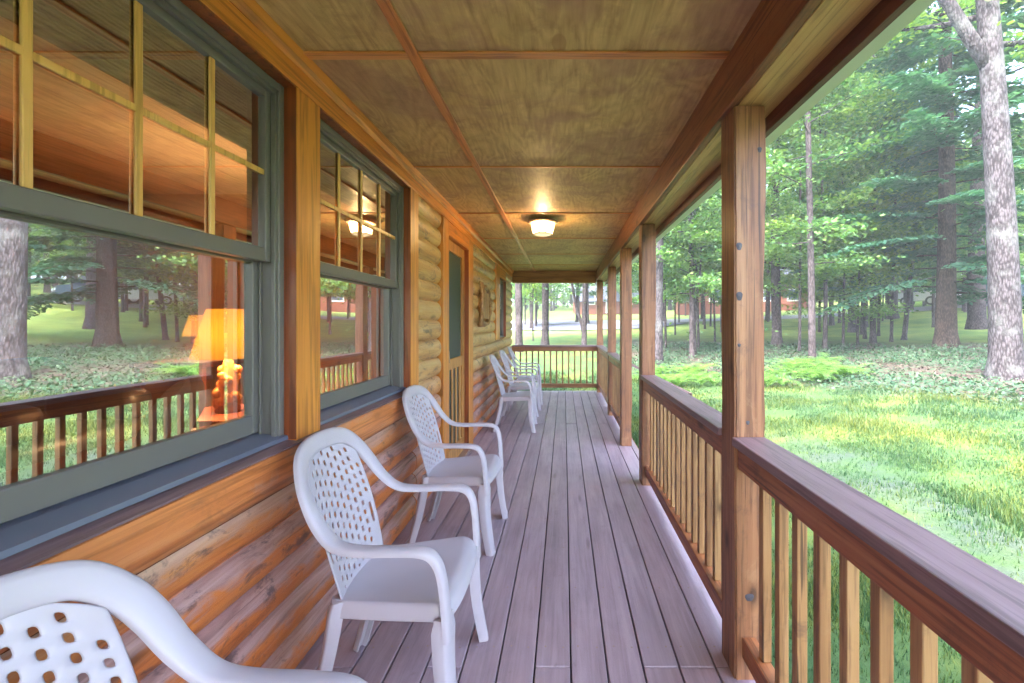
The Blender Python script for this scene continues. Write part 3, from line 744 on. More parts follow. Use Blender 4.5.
# ------------------------------------------------------------------ posts and railings
PY=[(-.30,.651),(1.665,.651),(3.655,.651),(4.83,.635),(6.42,.651),(8.55,.648)]
plabs=['porch post behind the viewpoint','nearest rough-sawn porch post with dark knots, at the lawn side','second porch post with a dark stained top','third porch post standing at the edge of the step gap','fourth porch post short of the corner','far corner porch post where the railings meet']
for (y,x),lab in zip(PY[1:],plabs[1:]):
    bm=bmesh.new(); bmesh.ops.create_cube(bm,size=1); near=y<2
    w,d,h=.116,.145,2.188
    for v in bm.verts: v.co=Vector((x+w/2+v.co.x*w,y+d/2+v.co.y*d,h/2+v.co.z*h))
    ed=[e for e in bm.edges if abs(e.verts[0].co.z-e.verts[1].co.z)>1]
    bmesh.ops.subdivide_edges(bm,edges=ed,cuts=60,use_grid_fill=True)
    for v in bm.verts:
        z=v.co.z; s=1 if v.co.x>x+w/2 else -1
        wob=.008*mnoise.noise(Vector((s*3+y,0,z*2.2)))+.003*mnoise.noise(Vector((s*3+y,4,z*14)))
        if s<0: wob*=.35
        v.co.x+=wob; v.co.y+=.003*mnoise.noise(Vector((y,8+s,z*3)))
        if z>2.06 and s>0: v.co.x+= -.004*(1 if z>2.12 else 0)
    bmesh.ops.bevel(bm,geom=[e for e in bm.edges if abs(e.verts[0].co.z-e.verts[1].co.z)>.005 and e.calc_face_angle(0)>.8],offset=.006,segments=2,affect='EDGES')
    if near:      # the dark knots that mark the nearest post
        for kx,kz,ka,kb in ((.667,1.652,.011,.017),(.668,1.462,.012,.019),(.668,1.275,.006,.008),(.706,.315,.017,.016),(.745,2.02,.008,.012),(.70,.98,.007,.009)):
            yk=min(v.co.y for v in bm.verts if abs(v.co.z-kz)<.04)-.0015
            ring=[bm.verts.new((kx+ka*math.cos(a)*(1+.15*math.sin(3*a)),yk+.001,kz+kb*math.sin(a)*(1+.12*math.cos(2*a)))) for a in np.linspace(0,2*math.pi,17)[:-1]]
            cv_=bm.verts.new((kx,yk-.0012,kz))
            for i in range(16):
                f=bm.faces.new((ring[i],ring[(i+1)%16],cv_)); f.material_index=1
    me=bpy.data.meshes.new('porch_post'); bm.to_mesh(me); bm.free(); me.materials.append(M['post']); me.materials.append(M['knot'])
    o=bpy.data.objects.new('porch_post',me); COL.objects.link(o); tag(o,lab,'post','porch posts')
def railing(ya,yb,label,x=.638):
    t=empty('porch_railing',(x,ya,0)); tag(t,label,'railing','porch railings'); inv=t.matrix_basis.inverted()
    def pt(m,n,mat): 
        o=m.build(n,mat); o.parent=t; o.matrix_parent_inverse=inv
    m=MB(); m.box(x,x+.127,ya+.001,yb-.001,.893,.926,bev=.004); pt(m,'cap_rail',M['cap'])
    m=MB(); m.box(x+.022,x+.06,ya+.001,yb-.001,.806,.8925,bev=.004); pt(m,'top_rail',M['rail'])
    m=MB(); m.box(x+.039,x+.091,ya+.001,yb-.001,.088,.165,bev=.004); pt(m,'bottom_rail',M['rail'])
    n=max(2,int(round((yb-ya)/.1155)))-1; sp=(yb-ya)/(n+1)
    for k in range(n):
        yy=ya+sp*(k+1)+random.uniform(-.003,.003)
        m=MB(); m.box(x+.0605,x+.0925,yy-.016,yy+.016,.1655,.888,bev=.003); pt(m,'baluster',M['baluster'])
railing(-.155,1.664,'nearest section of wooden porch railing, running toward the viewer past the front post')
railing(1.812,3.654,'wooden railing section between the nearest and second posts')
railing(4.977,6.419,'wooden railing section between the third and fourth posts')
railing(6.567,8.549,'wooden railing section between the fourth and corner posts')
t=empty('porch_railing',(0,8.6,0)); tag(t,'wooden end railing closing the far end of the porch','railing','porch railings'); inv=t.matrix_basis.inverted()
def pt(m,n,mat): 
    o=m.build(n,mat); o.parent=t; o.matrix_parent_inverse=inv
m=MB(); m.box(-1.02,.645,8.56,8.68,.893,.926,bev=.004); pt(m,'cap_rail',M['cap_x'])
m=MB(); m.box(-1.02,.645,8.58,8.615,.806,.892,bev=.004); pt(m,'top_rail',M['rail_x'])
m=MB(); m.box(-1.02,.645,8.60,8.65,.088,.165,bev=.004); pt(m,'bottom_rail',M['rail_x'])
for k in range(14):
    xx=-.98+.119*k; m=MB(); m.box(xx-.015,xx+.015,8.6155,8.648,.1655,.888,bev=.003); pt(m,'baluster',M['baluster'])
# steps and handrail at the gap
t=empty('porch_steps',(.81,4.3,-.35)); tag(t,'low wooden steps leading from the porch gap to the grass','steps'); inv=t.matrix_basis.inverted()
m=MB(); m.box(.815,1.10,3.85,4.80,-.17,-.135,bev=.004); pt(m,'tread',M['deck'])
for yy in (3.87,4.75):
    m=MB(); m.prism_y([(.815,-.33),(.815,-.172),(1.10,-.172),(1.16,-.33)],yy,yy+.035); pt(m,'stringer',M['rail'])
t=empty('step_handrail',(.8,4.86,0)); tag(t,'short sloping handrail beside the porch steps','handrail'); inv=t.matrix_basis.inverted()
m=MB(); m.prism_y([(.752,.88),(.752,.91),(1.42,.58),(1.42,.55)],4.84,4.93); pt(m,'hand_rail',M['cap'])
m=MB(); m.box(1.33,1.42,4.84,4.93,-.36,.585,bev=.005); pt(m,'newel_post',M['post'])

# ------------------------------------------------------------------ porch ceiling light
lt=empty('ceiling_light',(-.208,4.30,CZ)); tag(lt,'lit faceted glass ceiling light under the porch ceiling','ceiling light')
m=MB(); m.lathe([(.062,-.001),(.065,-.024),(.135,-.028),(.150,-.034),(.152,-.046),(.138,-.052),(.11,-.050)],n=10); m.build('base_plate',M['lamp_ring'],lt)
m=MB(); m.lathe([(.116,-.050),(.110,-.09),(.094,-.150),(.086,-.156)],n=10,close=False); m.lathe([(.082,-.157),(.086,-.161),(.055,-.170),(.005,-.174)],n=10); m.build('glass_shade',M['porch_glass'],lt)
m=MB()
for k in range(10):
    a=2*math.pi*k/10; c,s=math.cos(a),math.sin(a); m.tube([(.117*c,.117*s,-.05),(.111*c,.111*s,-.09),(.095*c,.095*s,-.152)],.0035,6)
m.lathe([(.09,-.150),(.096,-.155),(.09,-.160)],n=10); m.build('glass_rib',M['lamp_ring'],lt)
point('ceiling_light_glow',(-.208,4.30,CZ-.105),2.5,(1,.72,.38),.03).data.specular_factor=.25

# ------------------------------------------------------------------ carving on the wall
cv=empty('wall_carving',(-1.02,5.65,1.58)); tag(cv,'carved wooden hoop and branch ornament hung on the logs beyond the screen door','wall art')
m=MB(); pts=[(.0,.36*math.cos(a),.24*math.sin(a)) for a in np.linspace(0,2*math.pi,33)]; m.tube(pts,[.03+.008*math.sin(i*1.7) for i in range(33)],8); m.build('hoop',M['carving'],cv,smooth=True)
for k in range(4):
    m=MB(); yy=-.2+.13*k; m.box(-.012,.014,yy-.035,yy+.035,-.17,.17,bev=.006); m.build('slat',M['carving'],cv)
m=MB()
for k in range(3):
    m.tube([(.02,-.34-.05*k,-.26),(.035,-.40+.03*k,-.05),(.03,-.36+.05*k,.12),(.02,-.44+.08*k,.28)],[.026,.024,.02,.01],8)
m.build('branch',M['carving'],cv,smooth=True)

# ------------------------------------------------------------------ plastic chairs
def catmull(P,n):
    P=[Vector(p) for p in P]; out=[]
    for i in range(len(P)-1):
        p0=P[max(i-1,0)];p1=P[i];p2=P[i+1];p3=P[min(i+2,len(P)-1)]
        for k in range(n):
            t=k/n; out.append(.5*((2*p1)+(p2-p0)*t+(2*p0-5*p1+4*p2-p3)*t*t+(3*p1-p0-3*p2+p3)*t**3))
    out.append(P[-1]); return out
def lean(z):
    t=(z-.42)/.52; return -.185-.155*t+.01*math.sin(t*math.pi)
def make_chair():
    t=empty('plastic_chair')
    WP=M['white_plastic']
    # seat
    def sp(u,v):
        x=-.195+.43*v; w=.172+.068*(v**.8 if v>0 else 0)
        z=.425+.028*v-.018*(1-u*u)*math.sin(math.pi*min(max(v,0),1))
        if v>.86: q=(v-.86)/.14; z-=.03*q*q; w-=.02*q*q
        x-=.02*abs(u)**3*max(0,v)
        return Vector((x,u*w,z))
    us=[-1.0001,-1]+[i/7 for i in range(-6,7)]+[1,1.0001]; us=[-1,-.93]+[i/8 for i in range(-7,8)]+[.93,1]
    us=sorted(set(us)); vv=[0,.04]+[i/11 for i in range(1,10)]+[.86,.9,.94,.97,1]
    nu=len(us)+2; rows=[]
    for v in vv:
        row=[sp(u,v) for u in us]; a,b=row[0],row[-1]
        row=[a+Vector((0,-.010,-.055))]+row+[b+Vector((0,.010,-.055))]; rows.append(row)
    f=rows[-1]; rows.append([p+Vector((.012,0,-.03)) if 0<i<len(f)-1 else p+Vector((.006,0,.0)) for i,p in enumerate(f)])
    r0=rows[0]; rows.insert(0,[p+Vector((-.008,0,-.05)) if 0<i<len(r0)-1 else p+Vector((-.004,0,0)) for i,p in enumerate(r0)])
    m=MB(); vs=[p for r in rows for p in r]; n=len(rows[0])
    fs=[(j*n+i,j*n+i+1,(j+1)*n+i+1,(j+1)*n+i) for j in range(len(rows)-1) for i in range(n-1)]
    m.add(vs,fs); o=m.build('seat',WP,t,smooth=True)
    md=o.modifiers.new('thick','SOLIDIFY'); md.thickness=.006; md.offset=-1
    md=o.modifiers.new('sub','SUBSURF'); md.levels=1; md.render_levels=2
    # lattice backrest
    ucuts=[-1]; nc=10; hw=.28
    for c in range(nc):
        cen=-1+2*(c+.75)/(nc+.5); d=2/(nc+.5)*hw/2; ucuts+= [cen-d,cen+d]
    ucuts.append(1); nv=52
    def bp(u,v):
        ztop=.905-.075*abs(u)**2.2; z=.405+(ztop-.405)*v
        w=.172+.020*math.sin(math.pi*min(1,v*.9))-.004*v
        return Vector((lean(z)+.006+.026*u*u,u*w,z))
    vs=[bp(u,j/nv) for j in range(nv+1) for u in ucuts]; n=len(ucuts); fs=[]
    for j in range(nv):
        for i in range(n-1):
            hole=False
            if i%2==1:
                c=(i-1)//2
                if 3<=j<nv-2 and (j+(2 if c%2 else 0))%4 in (0,1): hole=True
                if c in (0,nc-1): hole=(16<=j<25) or (30<=j<44 and (j+(2 if c%2 else 0))%4 in (0,1))
            if not hole: fs.append((j*n+i,j*n+i+1,(j+1)*n+i+1,(j+1)*n+i))
    m=MB(); m.add(vs,fs); o=m.build('backrest',WP,t,smooth=True)
    md=o.modifiers.new('thick','SOLIDIFY'); md.thickness=.007; md.offset=0
    md=o.modifiers.new('sub','SUBSURF'); md.levels=1; md.render_levels=1
    # arm ribbons
    P=[(.224,.238,.35),(.212,.250,.52),(.192,.262,.605),(.15,.267,.638),(.06,.268,.642),(-.05,.264,.640),(-.13,.256,.654),(-.19,.243,.71),(-.238,.226,.785),(-.270,.200,.842),(-.297,.153,.892),(-.312,.082,.914),(-.316,0,.920)]
    N=[(1,0,.05),(1,0,.1),(.8,0,.6),(.15,0,1),(0,0,1),(.02,0,1),(.3,0,.95),(.75,0,.6),(.9,-.1,.42),(.93,-.15,.35),(.95,-.1,.3),(.95,-.05,.3),(.95,0,.3)]
    W=[.070,.058,.053,.052,.052,.053,.056,.060,.062,.062,.064,.066,.066]
    C=catmull(P,6); NN=catmull(N,6); WW=[v.x for v in catmull([(w,0,0) for w in W],6)]
    for sgn in (1,-1):
        m=MB(); vs=[];fs=[]; K=12
        CC=[Vector((c.x,c.y*sgn,c.z)) for c in C]
        CC2=CC+[Vector((CC[-2].x,-CC[-2].y,CC[-2].z))]
        for i,p in enumerate(CC):
            tn=(CC2[min(i+1,len(CC2)-1)]-CC2[max(i-1,0)]).normalized()
            nn=Vector((NN[i].x,NN[i].y*sgn,NN[i].z)); nn=(nn-tn*nn.dot(tn)).normalized(); wd=nn.cross(tn)
            w=WW[i]/2; h=.011
            # soft crowned top, turned-down lips
            sec=[(-1,-.9),(-1,.1),(-.86,.62),(-.5,.92),(0,1.0),(.5,.92),(.86,.62),(1,.1),(1,-.9),(.84,-.9),(.7,.1),(-.7,.1),(-.84,-.9)]
            for a,b in sec: vs.append(p+wd*(a*w)+nn*(b*h))
        K=13
        for i in range(len(CC)-1):
            for k in range(K): fs.append((i*K+k,i*K+(k+1)%K,(i+1)*K+(k+1)%K,(i+1)*K+k))
        fs.append(tuple(range(K)))
        m.add(vs,fs); o=m.build('armrest',WP,t,smooth=True,angle=55)
        # legs
        def leg(top,bot,w0,w1,d0,d1,ang):
            m=MB(); vs=[];fs=[]; n=10; prof=[(-1,-1),(-1,.6),(-.8,.9),(-.4,1),(.4,1),(.8,.9),(1,.6),(1,-1),(.72,-1),(.6,.2),(-.6,.2),(-.72,-1)]; K=len(prof)
            a=R(ang); ux=Vector((math.cos(a),math.sin(a)*sgn,0)); uy=Vector((-math.sin(a)*sgn,math.cos(a),0))
            for i in range(n+1):
                q=i/n; p=Vector(top).lerp(Vector(bot),q); p.x+=.012*math.sin(math.pi*q)*(1 if bot[0]>0 else -1)*-1
                w=(w0+(w1-w0)*q**.7)/2; d=(d0+(d1-d0)*q**.7)/2; fl=min(1,.62+q*4.0); w*=min(1,.8+q*2.2); d*=fl
                for s1,s2 in prof: vs.append(p+uy*(s1*w)+ux*(s2*d))
            for i in range(n):
                for k in range(K): fs.append((i*K+k,i*K+(k+1)%K,(i+1)*K+(k+1)%K,(i+1)*K+k))
            fs.append(tuple(range(K))); fs.append(tuple(n*K+k for k in range(K)))
            m.add(vs,fs); return m.build('leg',WP,t,smooth=True,angle=50)
        leg((.207,.226*sgn,.412),(.248,.245*sgn,0),.088,.056,.052,.040,14)
        leg((-.172,.168*sgn,.425),(-.262,.186*sgn,0),.07,.046,.05,.034,180-30)
    return t
chairs=[(-.60,.612,-6,'white plastic armchair nearest the viewer, cropped at the lower left'),
 (-.595,1.645,0,'white lattice-back plastic armchair below the casing between the two near windows'),
 (-.668,2.826,-2,'white plastic armchair standing just before the screen door'),
 (-.625,5.66,1,'first of three white plastic armchairs beyond the screen door'),
 (-.63,6.58,-2,'middle one of three white plastic armchairs beyond the screen door'),
 (-.63,7.5,2,'farthest white plastic armchair next to the end railing')]
proto=make_chair()
for i,(x,y,a,lab) in enumerate(chairs):
    c=proto if i==0 else copy_tree(proto)
    c.location=(x,y,.001); c.rotation_euler=(0,0,R(a)); tag(c,lab,'chair','white plastic chairs along the wall')

# ------------------------------------------------------------------ vegetation
def leaf_quads(C,size,tilt=.5,aspect=.55,rng=RNG,dirs=None):
    """rhombic leaves at centres C (n,3)"""
    n=len(C); az=rng.uniform(0,2*np.pi,n); tl=rng.normal(0,tilt,n); rl=rng.normal(0,tilt,n)
    if dirs is not None: az=np.arctan2(dirs[:,1],dirs[:,0])+rng.normal(0,.35,n); tl=dirs[:,2]+rng.normal(0,tilt,n)
    L=size*rng.uniform(.65,1.3,n); Wd=L*aspect
    t=np.stack([np.cos(az)*np.cos(tl),np.sin(az)*np.cos(tl),np.sin(tl)],1)
    s=np.stack([-np.sin(az)*np.cos(rl),np.cos(az)*np.cos(rl),np.sin(rl)],1)
    a=C-t*(L/2)[:,None]; b=C+t*(L/2)[:,None]; m0=C-t*(L*.08)[:,None]
    V=np.stack([a,m0+s*(Wd/2)[:,None],b,m0-s*(Wd/2)[:,None]],1).reshape(-1,3)
    F=np.arange(4*n).reshape(n,4); return V,F
def rng_path(p0,d,L,n,up,wob,rng):
    p=np.array(p0,float); d=np.array(d,float); pts=[p.copy()]
    for i in range(n):
        d=d+rng.normal(0,wob,3)+np.array([0,0,up]); d/=np.linalg.norm(d); p=p+d*L/n; pts.append(p.copy())
    return pts
TREES={}
def make_broadleaf(key,seed,H,r0,base,Rc,nl,nleaf,size,bark,leafmat,flat=.16,lean_=(0,0),fork=None,clr=.25):
    rng=np.random.default_rng(seed)
    m=MB(); n=14
    pts=[]; px=py=0
    for i in range(n+1):
        q=i/n; px=lean_[0]*q*H+.018*H*math.sin(q*3+seed)*q; py=lean_[1]*q*H+.018*H*math.sin(q*2.3+seed*2)*q
        pts.append((px,py,q*H))
    rad=[r0*(1.28 if i==0 else 1)*(1-.86*i/n)**.75+.004 for i in range(n+1)]
    m.tube([(pts[0][0],pts[0][1],-.4),(pts[0][0],pts[0][1],.05)]+[tuple(np.array(pts[0])*(.6)+np.array(pts[1])*.4*1)]+pts[1:],[r0*1.6,r0*1.32,r0*1.02]+rad[1:],10)
    def at(h):
        q=min(max(h/H,0),.999)*n; i=int(q); u=q-i
        return np.array(pts[i])*(1-u)+np.array(pts[i+1])*u
    cent=[]
    if fork:
        for (h,az,el,L,r) in fork:
            p=at(h); d=(math.cos(az)*math.cos(el),math.sin(az)*math.cos(el),math.sin(el)); P=rng_path(p,d,L,7,.06,.07,rng)
            m.tube(P,[r*(1-.1*i) for i in range(8)],9)
            for i in range(3,8):
                for k in range(4): cent.append((P[i]+rng.normal(0,.7,3),.8))
    for k in range(nl):
        h=base+(H-base)*((k+rng.uniform(0,.9))/nl)**.95; q=(h-base)/(H-base+1e-6)
        az=k*2.399+rng.uniform(-.4,.4); L=Rc*(.35+.65*math.sin(math.pi*min(1,.18+.82*q)))*rng.uniform(.7,1.15)
        el=rng.uniform(.0,.35)+.5*q; p=at(h); d=(math.cos(az)*math.cos(el),math.sin(az)*math.cos(el),math.sin(el))
        P=rng_path(p,d,L,5,-.02,.10,rng); r=max(.008,r0*.28*(1-.8*q))
        m.tube(P,[r,r*.8,r*.6,r*.45,r*.3,r*.15],5,caps=False)
        for i in range(1,6):
            ns=3 if i>1 else 1
            for s in range(ns):
                side=rng.uniform(-1,1); tw=rng.uniform(.15,.45)*L*(.4+.3*(6-i)/5)
                dv=P[i]-P[i-1]; dv/=np.linalg.norm(dv); sv=np.array([-dv[1],dv[0],0.0]); 
                e=P[i]+sv*side*tw+dv*rng.uniform(0,.3)*tw+np.array([0,0,rng.normal(0,.08)])
                if clr<1: m.tube([P[i],(P[i]+e)/2+np.array([0,0,.03]),e],[r*.3,r*.2,r*.08],3,caps=False)
                cent.append((e,.5)); 
                if rng.random()<.6: cent.append(((P[i]+e)/2,.4))
    nleaf=int(nleaf*(1.8 if H<14 else 1.25)); per=max(4,int(nleaf/len(cent))); C=[]
    for c,s in cent:
        k=max(2,int(per*rng.uniform(.4,1.6))); q=rng.normal(0,1,(k,3))*np.array([s*.62,s*.62,s*flat*1.4]); C.append(c+q)
    C=np.concatenate(C); V,F=leaf_quads(C,size*1.12,.45,.62,rng)
    t=empty(key); tr=m.build('trunk',bark,t,smooth=True); cr=fast_mesh('crown',V,F,leafmat,t)
    return t
def make_hemlock(seed,H,r0,base,Rc):
    rng=np.random.default_rng(seed); m=MB(); n=12
    pts=[(0.02*math.sin(i*.8),.02*math.cos(i),H*i/n) for i in range(n+1)]
    m.tube([(0,0,-.4),(0,0,.05),(0,0,.5)]+pts[1:],[r0*1.7,r0*1.35,r0*1.05]+[r0*(1-.9*i/n) for i in range(1,n+1)],12)
    C=[];D=[]; h=base; k=0
    while h<H*.97:
        q=(h-base)/(H-base); az=k*2.399+rng.uniform(-.3,.3); L=Rc*(1-q)**.8*rng.uniform(.6,1.12)+.3
        el=rng.uniform(-.10,.12); d=np.array([math.cos(az)*math.cos(el),math.sin(az)*math.cos(el),math.sin(el)])
        P=rng_path((0,0,h),d,L,8,-.035,.04,rng); r=.028*(1-.7*q)
        m.tube(P,[r*(1-.11*i) for i in range(9)],4,caps=False)
        nt=int(L*9)+4
        for j in range(nt):
            u=.16+.84*j/nt; a=u*8; i=min(int(a),7); p=P[i]*(1-(a-i))+P[i+1]*(a-i); dv=P[i+1]-P[i]; dv/=np.linalg.norm(dv)
            if rng.random()<.12: continue
            for sd in (-1,1):
                tl=(.95*(1-u)**.7+.16)*rng.uniform(.5,1.1)*min(1.0,L*.38); sv=np.array([-dv[1],dv[0],0])*sd*.8+dv*.65; sv/=np.linalg.norm(sv)
                kk=max(3,int(tl/.055))
                for b in range(kk):
                    w=(b+rng.random())/kk; c=p+sv*tl*w+np.array([0,0,-.10*w*w*tl-.02])+rng.normal(0,.025,3); C.append(c); D.append((sv[0],sv[1],-.25*w))
        h+=rng.uniform(.07,.17)*(1+.6*q); k+=1
    V,F=leaf_quads(np.array(C),.19,.25,.5,rng,np.array(D))
    t=empty('hemlock_tree'); m.build('trunk',M['bark_dark'],t,smooth=True); fast_mesh('crown',V,F,M['needle'],t); return t
def place(t,px,d,label,group=None,rz=0,sc=1.0,cat='tree',x=None):
    x=PX(px,d) if x is None else x; t.location=(x,d,tz(x,d)-.03); t.rotation_euler=(0,0,rz); t.scale=(sc,sc,sc); tag(t,label,cat,group); return t
# --- trees one can tell apart
t=make_broadleaf('oak_tree',3,15,.255,6.0,4.0,14,5200,.13,M['bark_pale'],M['leaf_light'],fork=[(6.1,2.75,.86,5.5,.135)],lean_=(-.018,.0))
place(t,1006,8.6,'pale-barked forked oak at the right edge of the lawn')
t=make_hemlock(5,21,.27,1.75,5.0); place(t,946,13.7,'dark-trunked hemlock with flat drooping sprays, left of the pale oak')
t=make_broadleaf('broadleaf_tree',11,18,.30,6.5,4.5,20,5000,.17,M['bark_grey'],M['leaf']); place(t,977,18.3,'thick grey tree between the hemlock and the pale oak')
t=make_broadleaf('broadleaf_tree',12,15,.10,2.6,2.8,26,5600,.14,M['bark_grey'],M['leaf'],lean_=(-.012,0)); place(t,873,16.5,'slim straight tree left of the leaning sapling')
t=make_broadleaf('sapling',13,7.5,.085,2.2,2.2,18,3600,.12,M['bark_grey'],M['leaf'],lean_=(.10,0)); place(t,904,17.0,'thin sapling leaning right beside the hemlock')
t=make_broadleaf('sapling',14,6.5,.045,.9,1.9,26,5200,.11,M['bark_grey'],M['leaf_light']); place(t,843,15.5,'very thin leafy sapling with low branches behind the ferns')
t=make_broadleaf('sapling',15,9,.07,1.7,2.6,28,6000,.12,M['bark_grey'],M['leaf']); place(t,825,15,'slender sapling right of the tall pale pole trunk')
t=make_broadleaf('broadleaf_tree',16,17,.095,2.6,2.8,28,5600,.13,M['bark_grey'],M['leaf'],lean_=(.012,0)); place(t,812,12.5,'tall pole-straight pale trunk rising behind the ferns')
t=make_broadleaf('broadleaf_tree',17,18,.18,2.6,3.4,28,6500,.16,M['bark_grey'],M['leaf']); place(t,777,17.0,'straight grey trunk just right of the nearest post')
t=make_broadleaf('broadleaf_tree',18,18,.30,6,4,20,5000,.2,M['bark_grey'],M['leaf_light']); place(t,892,27,'broad trunk farther back seen between the slim trees')
t=make_broadleaf('broadleaf_tree',19,14,.16,4.2,3.0,20,4600,.15,M['bark_pale'],M['leaf_light']); place(t,658,14.5,'pale trunk seen right against the second porch post')
t=make_broadleaf('broadleaf_tree',20,7.5,.10,2.0,2.6,26,6500,.13,M['bark_grey'],M['leaf'],fork=[(.5,.4,1.35,4.0,.07)],lean_=(-.02,0)); place(t,692,15.5,'twin-stemmed leafy young tree framed by the two nearest posts')
t=make_broadleaf('broadleaf_tree',21,15,.17,4.0,3.2,20,4600,.16,M['bark_grey'],M['leaf_light']); place(t,545,20,'straight trunk seen through the middle of the far end opening')
t=make_broadleaf('broadleaf_tree',22,15,.16,3.6,3.2,20,4600,.16,M['bark_grey'],M['leaf_light']); place(t,519,18,'trunk beside the log corner in the far end opening')
t=make_broadleaf('broadleaf_tree',23,9,.12,2.9,3.0,22,5200,.15,M['bark_grey'],M['leaf'],fork=[(.35,2.6,1.38,5.2,.085)],lean_=(.03,0)); place(t,584,19,'V-shaped double trunk left of the far corner post')
t=make_broadleaf('sapling',24,6,.035,1.9,1.6,16,2600,.12,M['bark_grey'],M['leaf_light']); place(t,533,22,'thin sapling between the two trunks of the far end opening')
# trees standing to the right of the frame, mirrored in the near window
t=make_broadleaf('broadleaf_tree',25,17,.27,5.5,4,18,4500,.16,M['bark_grey'],M['leaf']); place(t,1062,13.5,'thick dark trunk mirrored in the left half of the nearest window')
t=copy_tree(t); place(t,1120,10.5,'trunk mirrored at the far left of the nearest window',rz=1.9,sc=.9)

# --- background trees
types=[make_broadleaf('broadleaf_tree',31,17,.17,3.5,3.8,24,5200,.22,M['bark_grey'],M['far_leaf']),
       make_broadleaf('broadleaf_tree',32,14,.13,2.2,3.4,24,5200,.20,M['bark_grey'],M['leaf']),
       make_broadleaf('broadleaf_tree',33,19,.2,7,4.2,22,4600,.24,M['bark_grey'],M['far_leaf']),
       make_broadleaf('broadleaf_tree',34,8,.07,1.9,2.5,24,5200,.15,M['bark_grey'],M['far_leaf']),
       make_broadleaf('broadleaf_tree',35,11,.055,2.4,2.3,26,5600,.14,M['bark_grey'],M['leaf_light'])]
rr=random.Random(4); used=[]; cnt=0
def free(x,y,s):
    return all((x-a)**2+(y-b)**2>s*s for a,b in used)
spots=[]
tries=0
while len(spots)<64 and tries<6000:
    tries+=1
    d=rr.uniform(19,62); px=rr.uniform(470,1250)
    x=PX(px,d)
    if 640<px<830 and 24<d<46 and rr.random()<.45: continue       # a view of the cabin stays open
    if 28<d<41 and x<30 and rr.random()<.75: continue
    if px<640 and d<40: continue
    if not free(x,d,2.6): continue
    used.append((x,d)); spots.append((px,d,x))
for i,(px,d,x) in enumerate(spots):
    k=rr.choice([0,1,1,2,3,3,3]); 
    if d<26 and rr.random()<.5: k=3
    c=types[k] if types[k].get('label') is None else copy_tree(types[k])
    lab=['slim tree among the background woods','bushy dark green tree among the background woods','tall high-crowned tree among the background woods','low leafy young tree among the background woods'][k]
    place(c,0,d,lab,'background trees',rr.uniform(0,6.28),rr.uniform(.8,1.2),x=x)
spots2=[]; tries=0
while len(spots2)<44 and tries<4000:
    tries+=1; d=rr.uniform(21,38); px=rr.uniform(640,1015) if len(spots2)<38 else rr.uniform(520,600); x=PX(px,d)
    if px<640 and d<29: continue
    if not free(x,d,1.25): continue
    used.append((x,d)); spots2.append((d,x)); k=rr.choice([1,3,3,4,4])
    c=types[k] if types[k].get('label') is None else copy_tree(types[k])
    place(c,0,d,['','bushy dark green tree among the background woods','','low leafy young tree among the background woods','thin-stemmed sapling with a light leafy crown in the background woods'][k],'background trees',rr.uniform(0,6.28),rr.uniform(.75,1.15),x=x)
for i in range(12):
    d=rr.uniform(14.2,21); px=rr.uniform(662,715) if i%3==0 else rr.uniform(785,925); x=PX(px,d)
    if not free(x,d,.8): continue
    used.append((x,d)); c=copy_tree(types[4]); place(c,0,d,'thin-stemmed sapling with a light leafy crown in the background woods','background trees',rr.uniform(0,6.28),rr.uniform(.8,1.2),x=x)
for t in types:
    if t.get('label') is None: place(t,700,55,'slim tree among the background woods','background trees')

# far woods as one mass
rng=np.random.default_rng(77); C=[]; tm=MB()
for i in range(330):
    a=rng.uniform(-.35,1.75); r=rng.uniform(62,105); x=r*math.sin(a); y=r*math.cos(a); z=tz(x,y); H=rng.uniform(11,19)
    tm.tube([(x,y,z-.5),(x+rng.normal(0,.3),y,z+H*.5),(x+rng.normal(0,.5),y,z+H*.9)],[.2,.15,.05],5,caps=False)
    for k in range(26):
        c=np.array([x,y,z+rng.uniform(.08,1)*H]); q=rng.normal(0,1,(10,3))*np.array([1.3,1.3,.5])+c+rng.normal(0,1,3)*np.array([2.0,2.0,.5]); C.append(q)
C=np.concatenate(C); V,F=leaf_quads(C,.75,.5,.7,rng)
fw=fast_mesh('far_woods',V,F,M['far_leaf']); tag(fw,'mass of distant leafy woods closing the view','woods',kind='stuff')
o=tm.build('far_trunk',M['bark_grey'],fw,smooth=True)

# ferns
def make_fern(seed):
    rng=np.random.default_rng(seed); V=[];F=[]; b=0
    for k in range(11):
        az=k*2.399+rng.uniform(-.3,.3); L=rng.uniform(.5,.85); el=rng.uniform(.85,1.35); p=np.zeros(3); n=17
        for i in range(n):
            q=i/n; e=el-1.7*q; d=np.array([math.cos(az)*math.cos(e),math.sin(az)*math.cos(e),math.sin(e)]); p2=p+d*L/n
            w=.105*math.sin(math.pi*(.12+.88*q))**.8*(1 if q>.1 else .3); sv=np.array([-math.sin(az),math.cos(az),0])
            for sd in (-1,1):
                tip=p2+sv*sd*w+d*w*.35-np.array([0,0,.15*w]); V+= [p,p+d*L/n*.5,tip,tip-d*.006]; F.append((b,b+1,b+2,b+3)); b+=4
            p=p2
    return fast_mesh('fern',np.array(V),np.array(F),M['fern'])
fr=random.Random(9); protos=[make_fern(s) for s in (1,2,3)]; fcount=0
flist=[]
for i in range(46):
    px=fr.uniform(645,722) if i<18 else fr.uniform(766,850); d=fr.uniform(10.4,12.8) if i<18 else fr.uniform(9.9,12.0); flist.append((px,d))
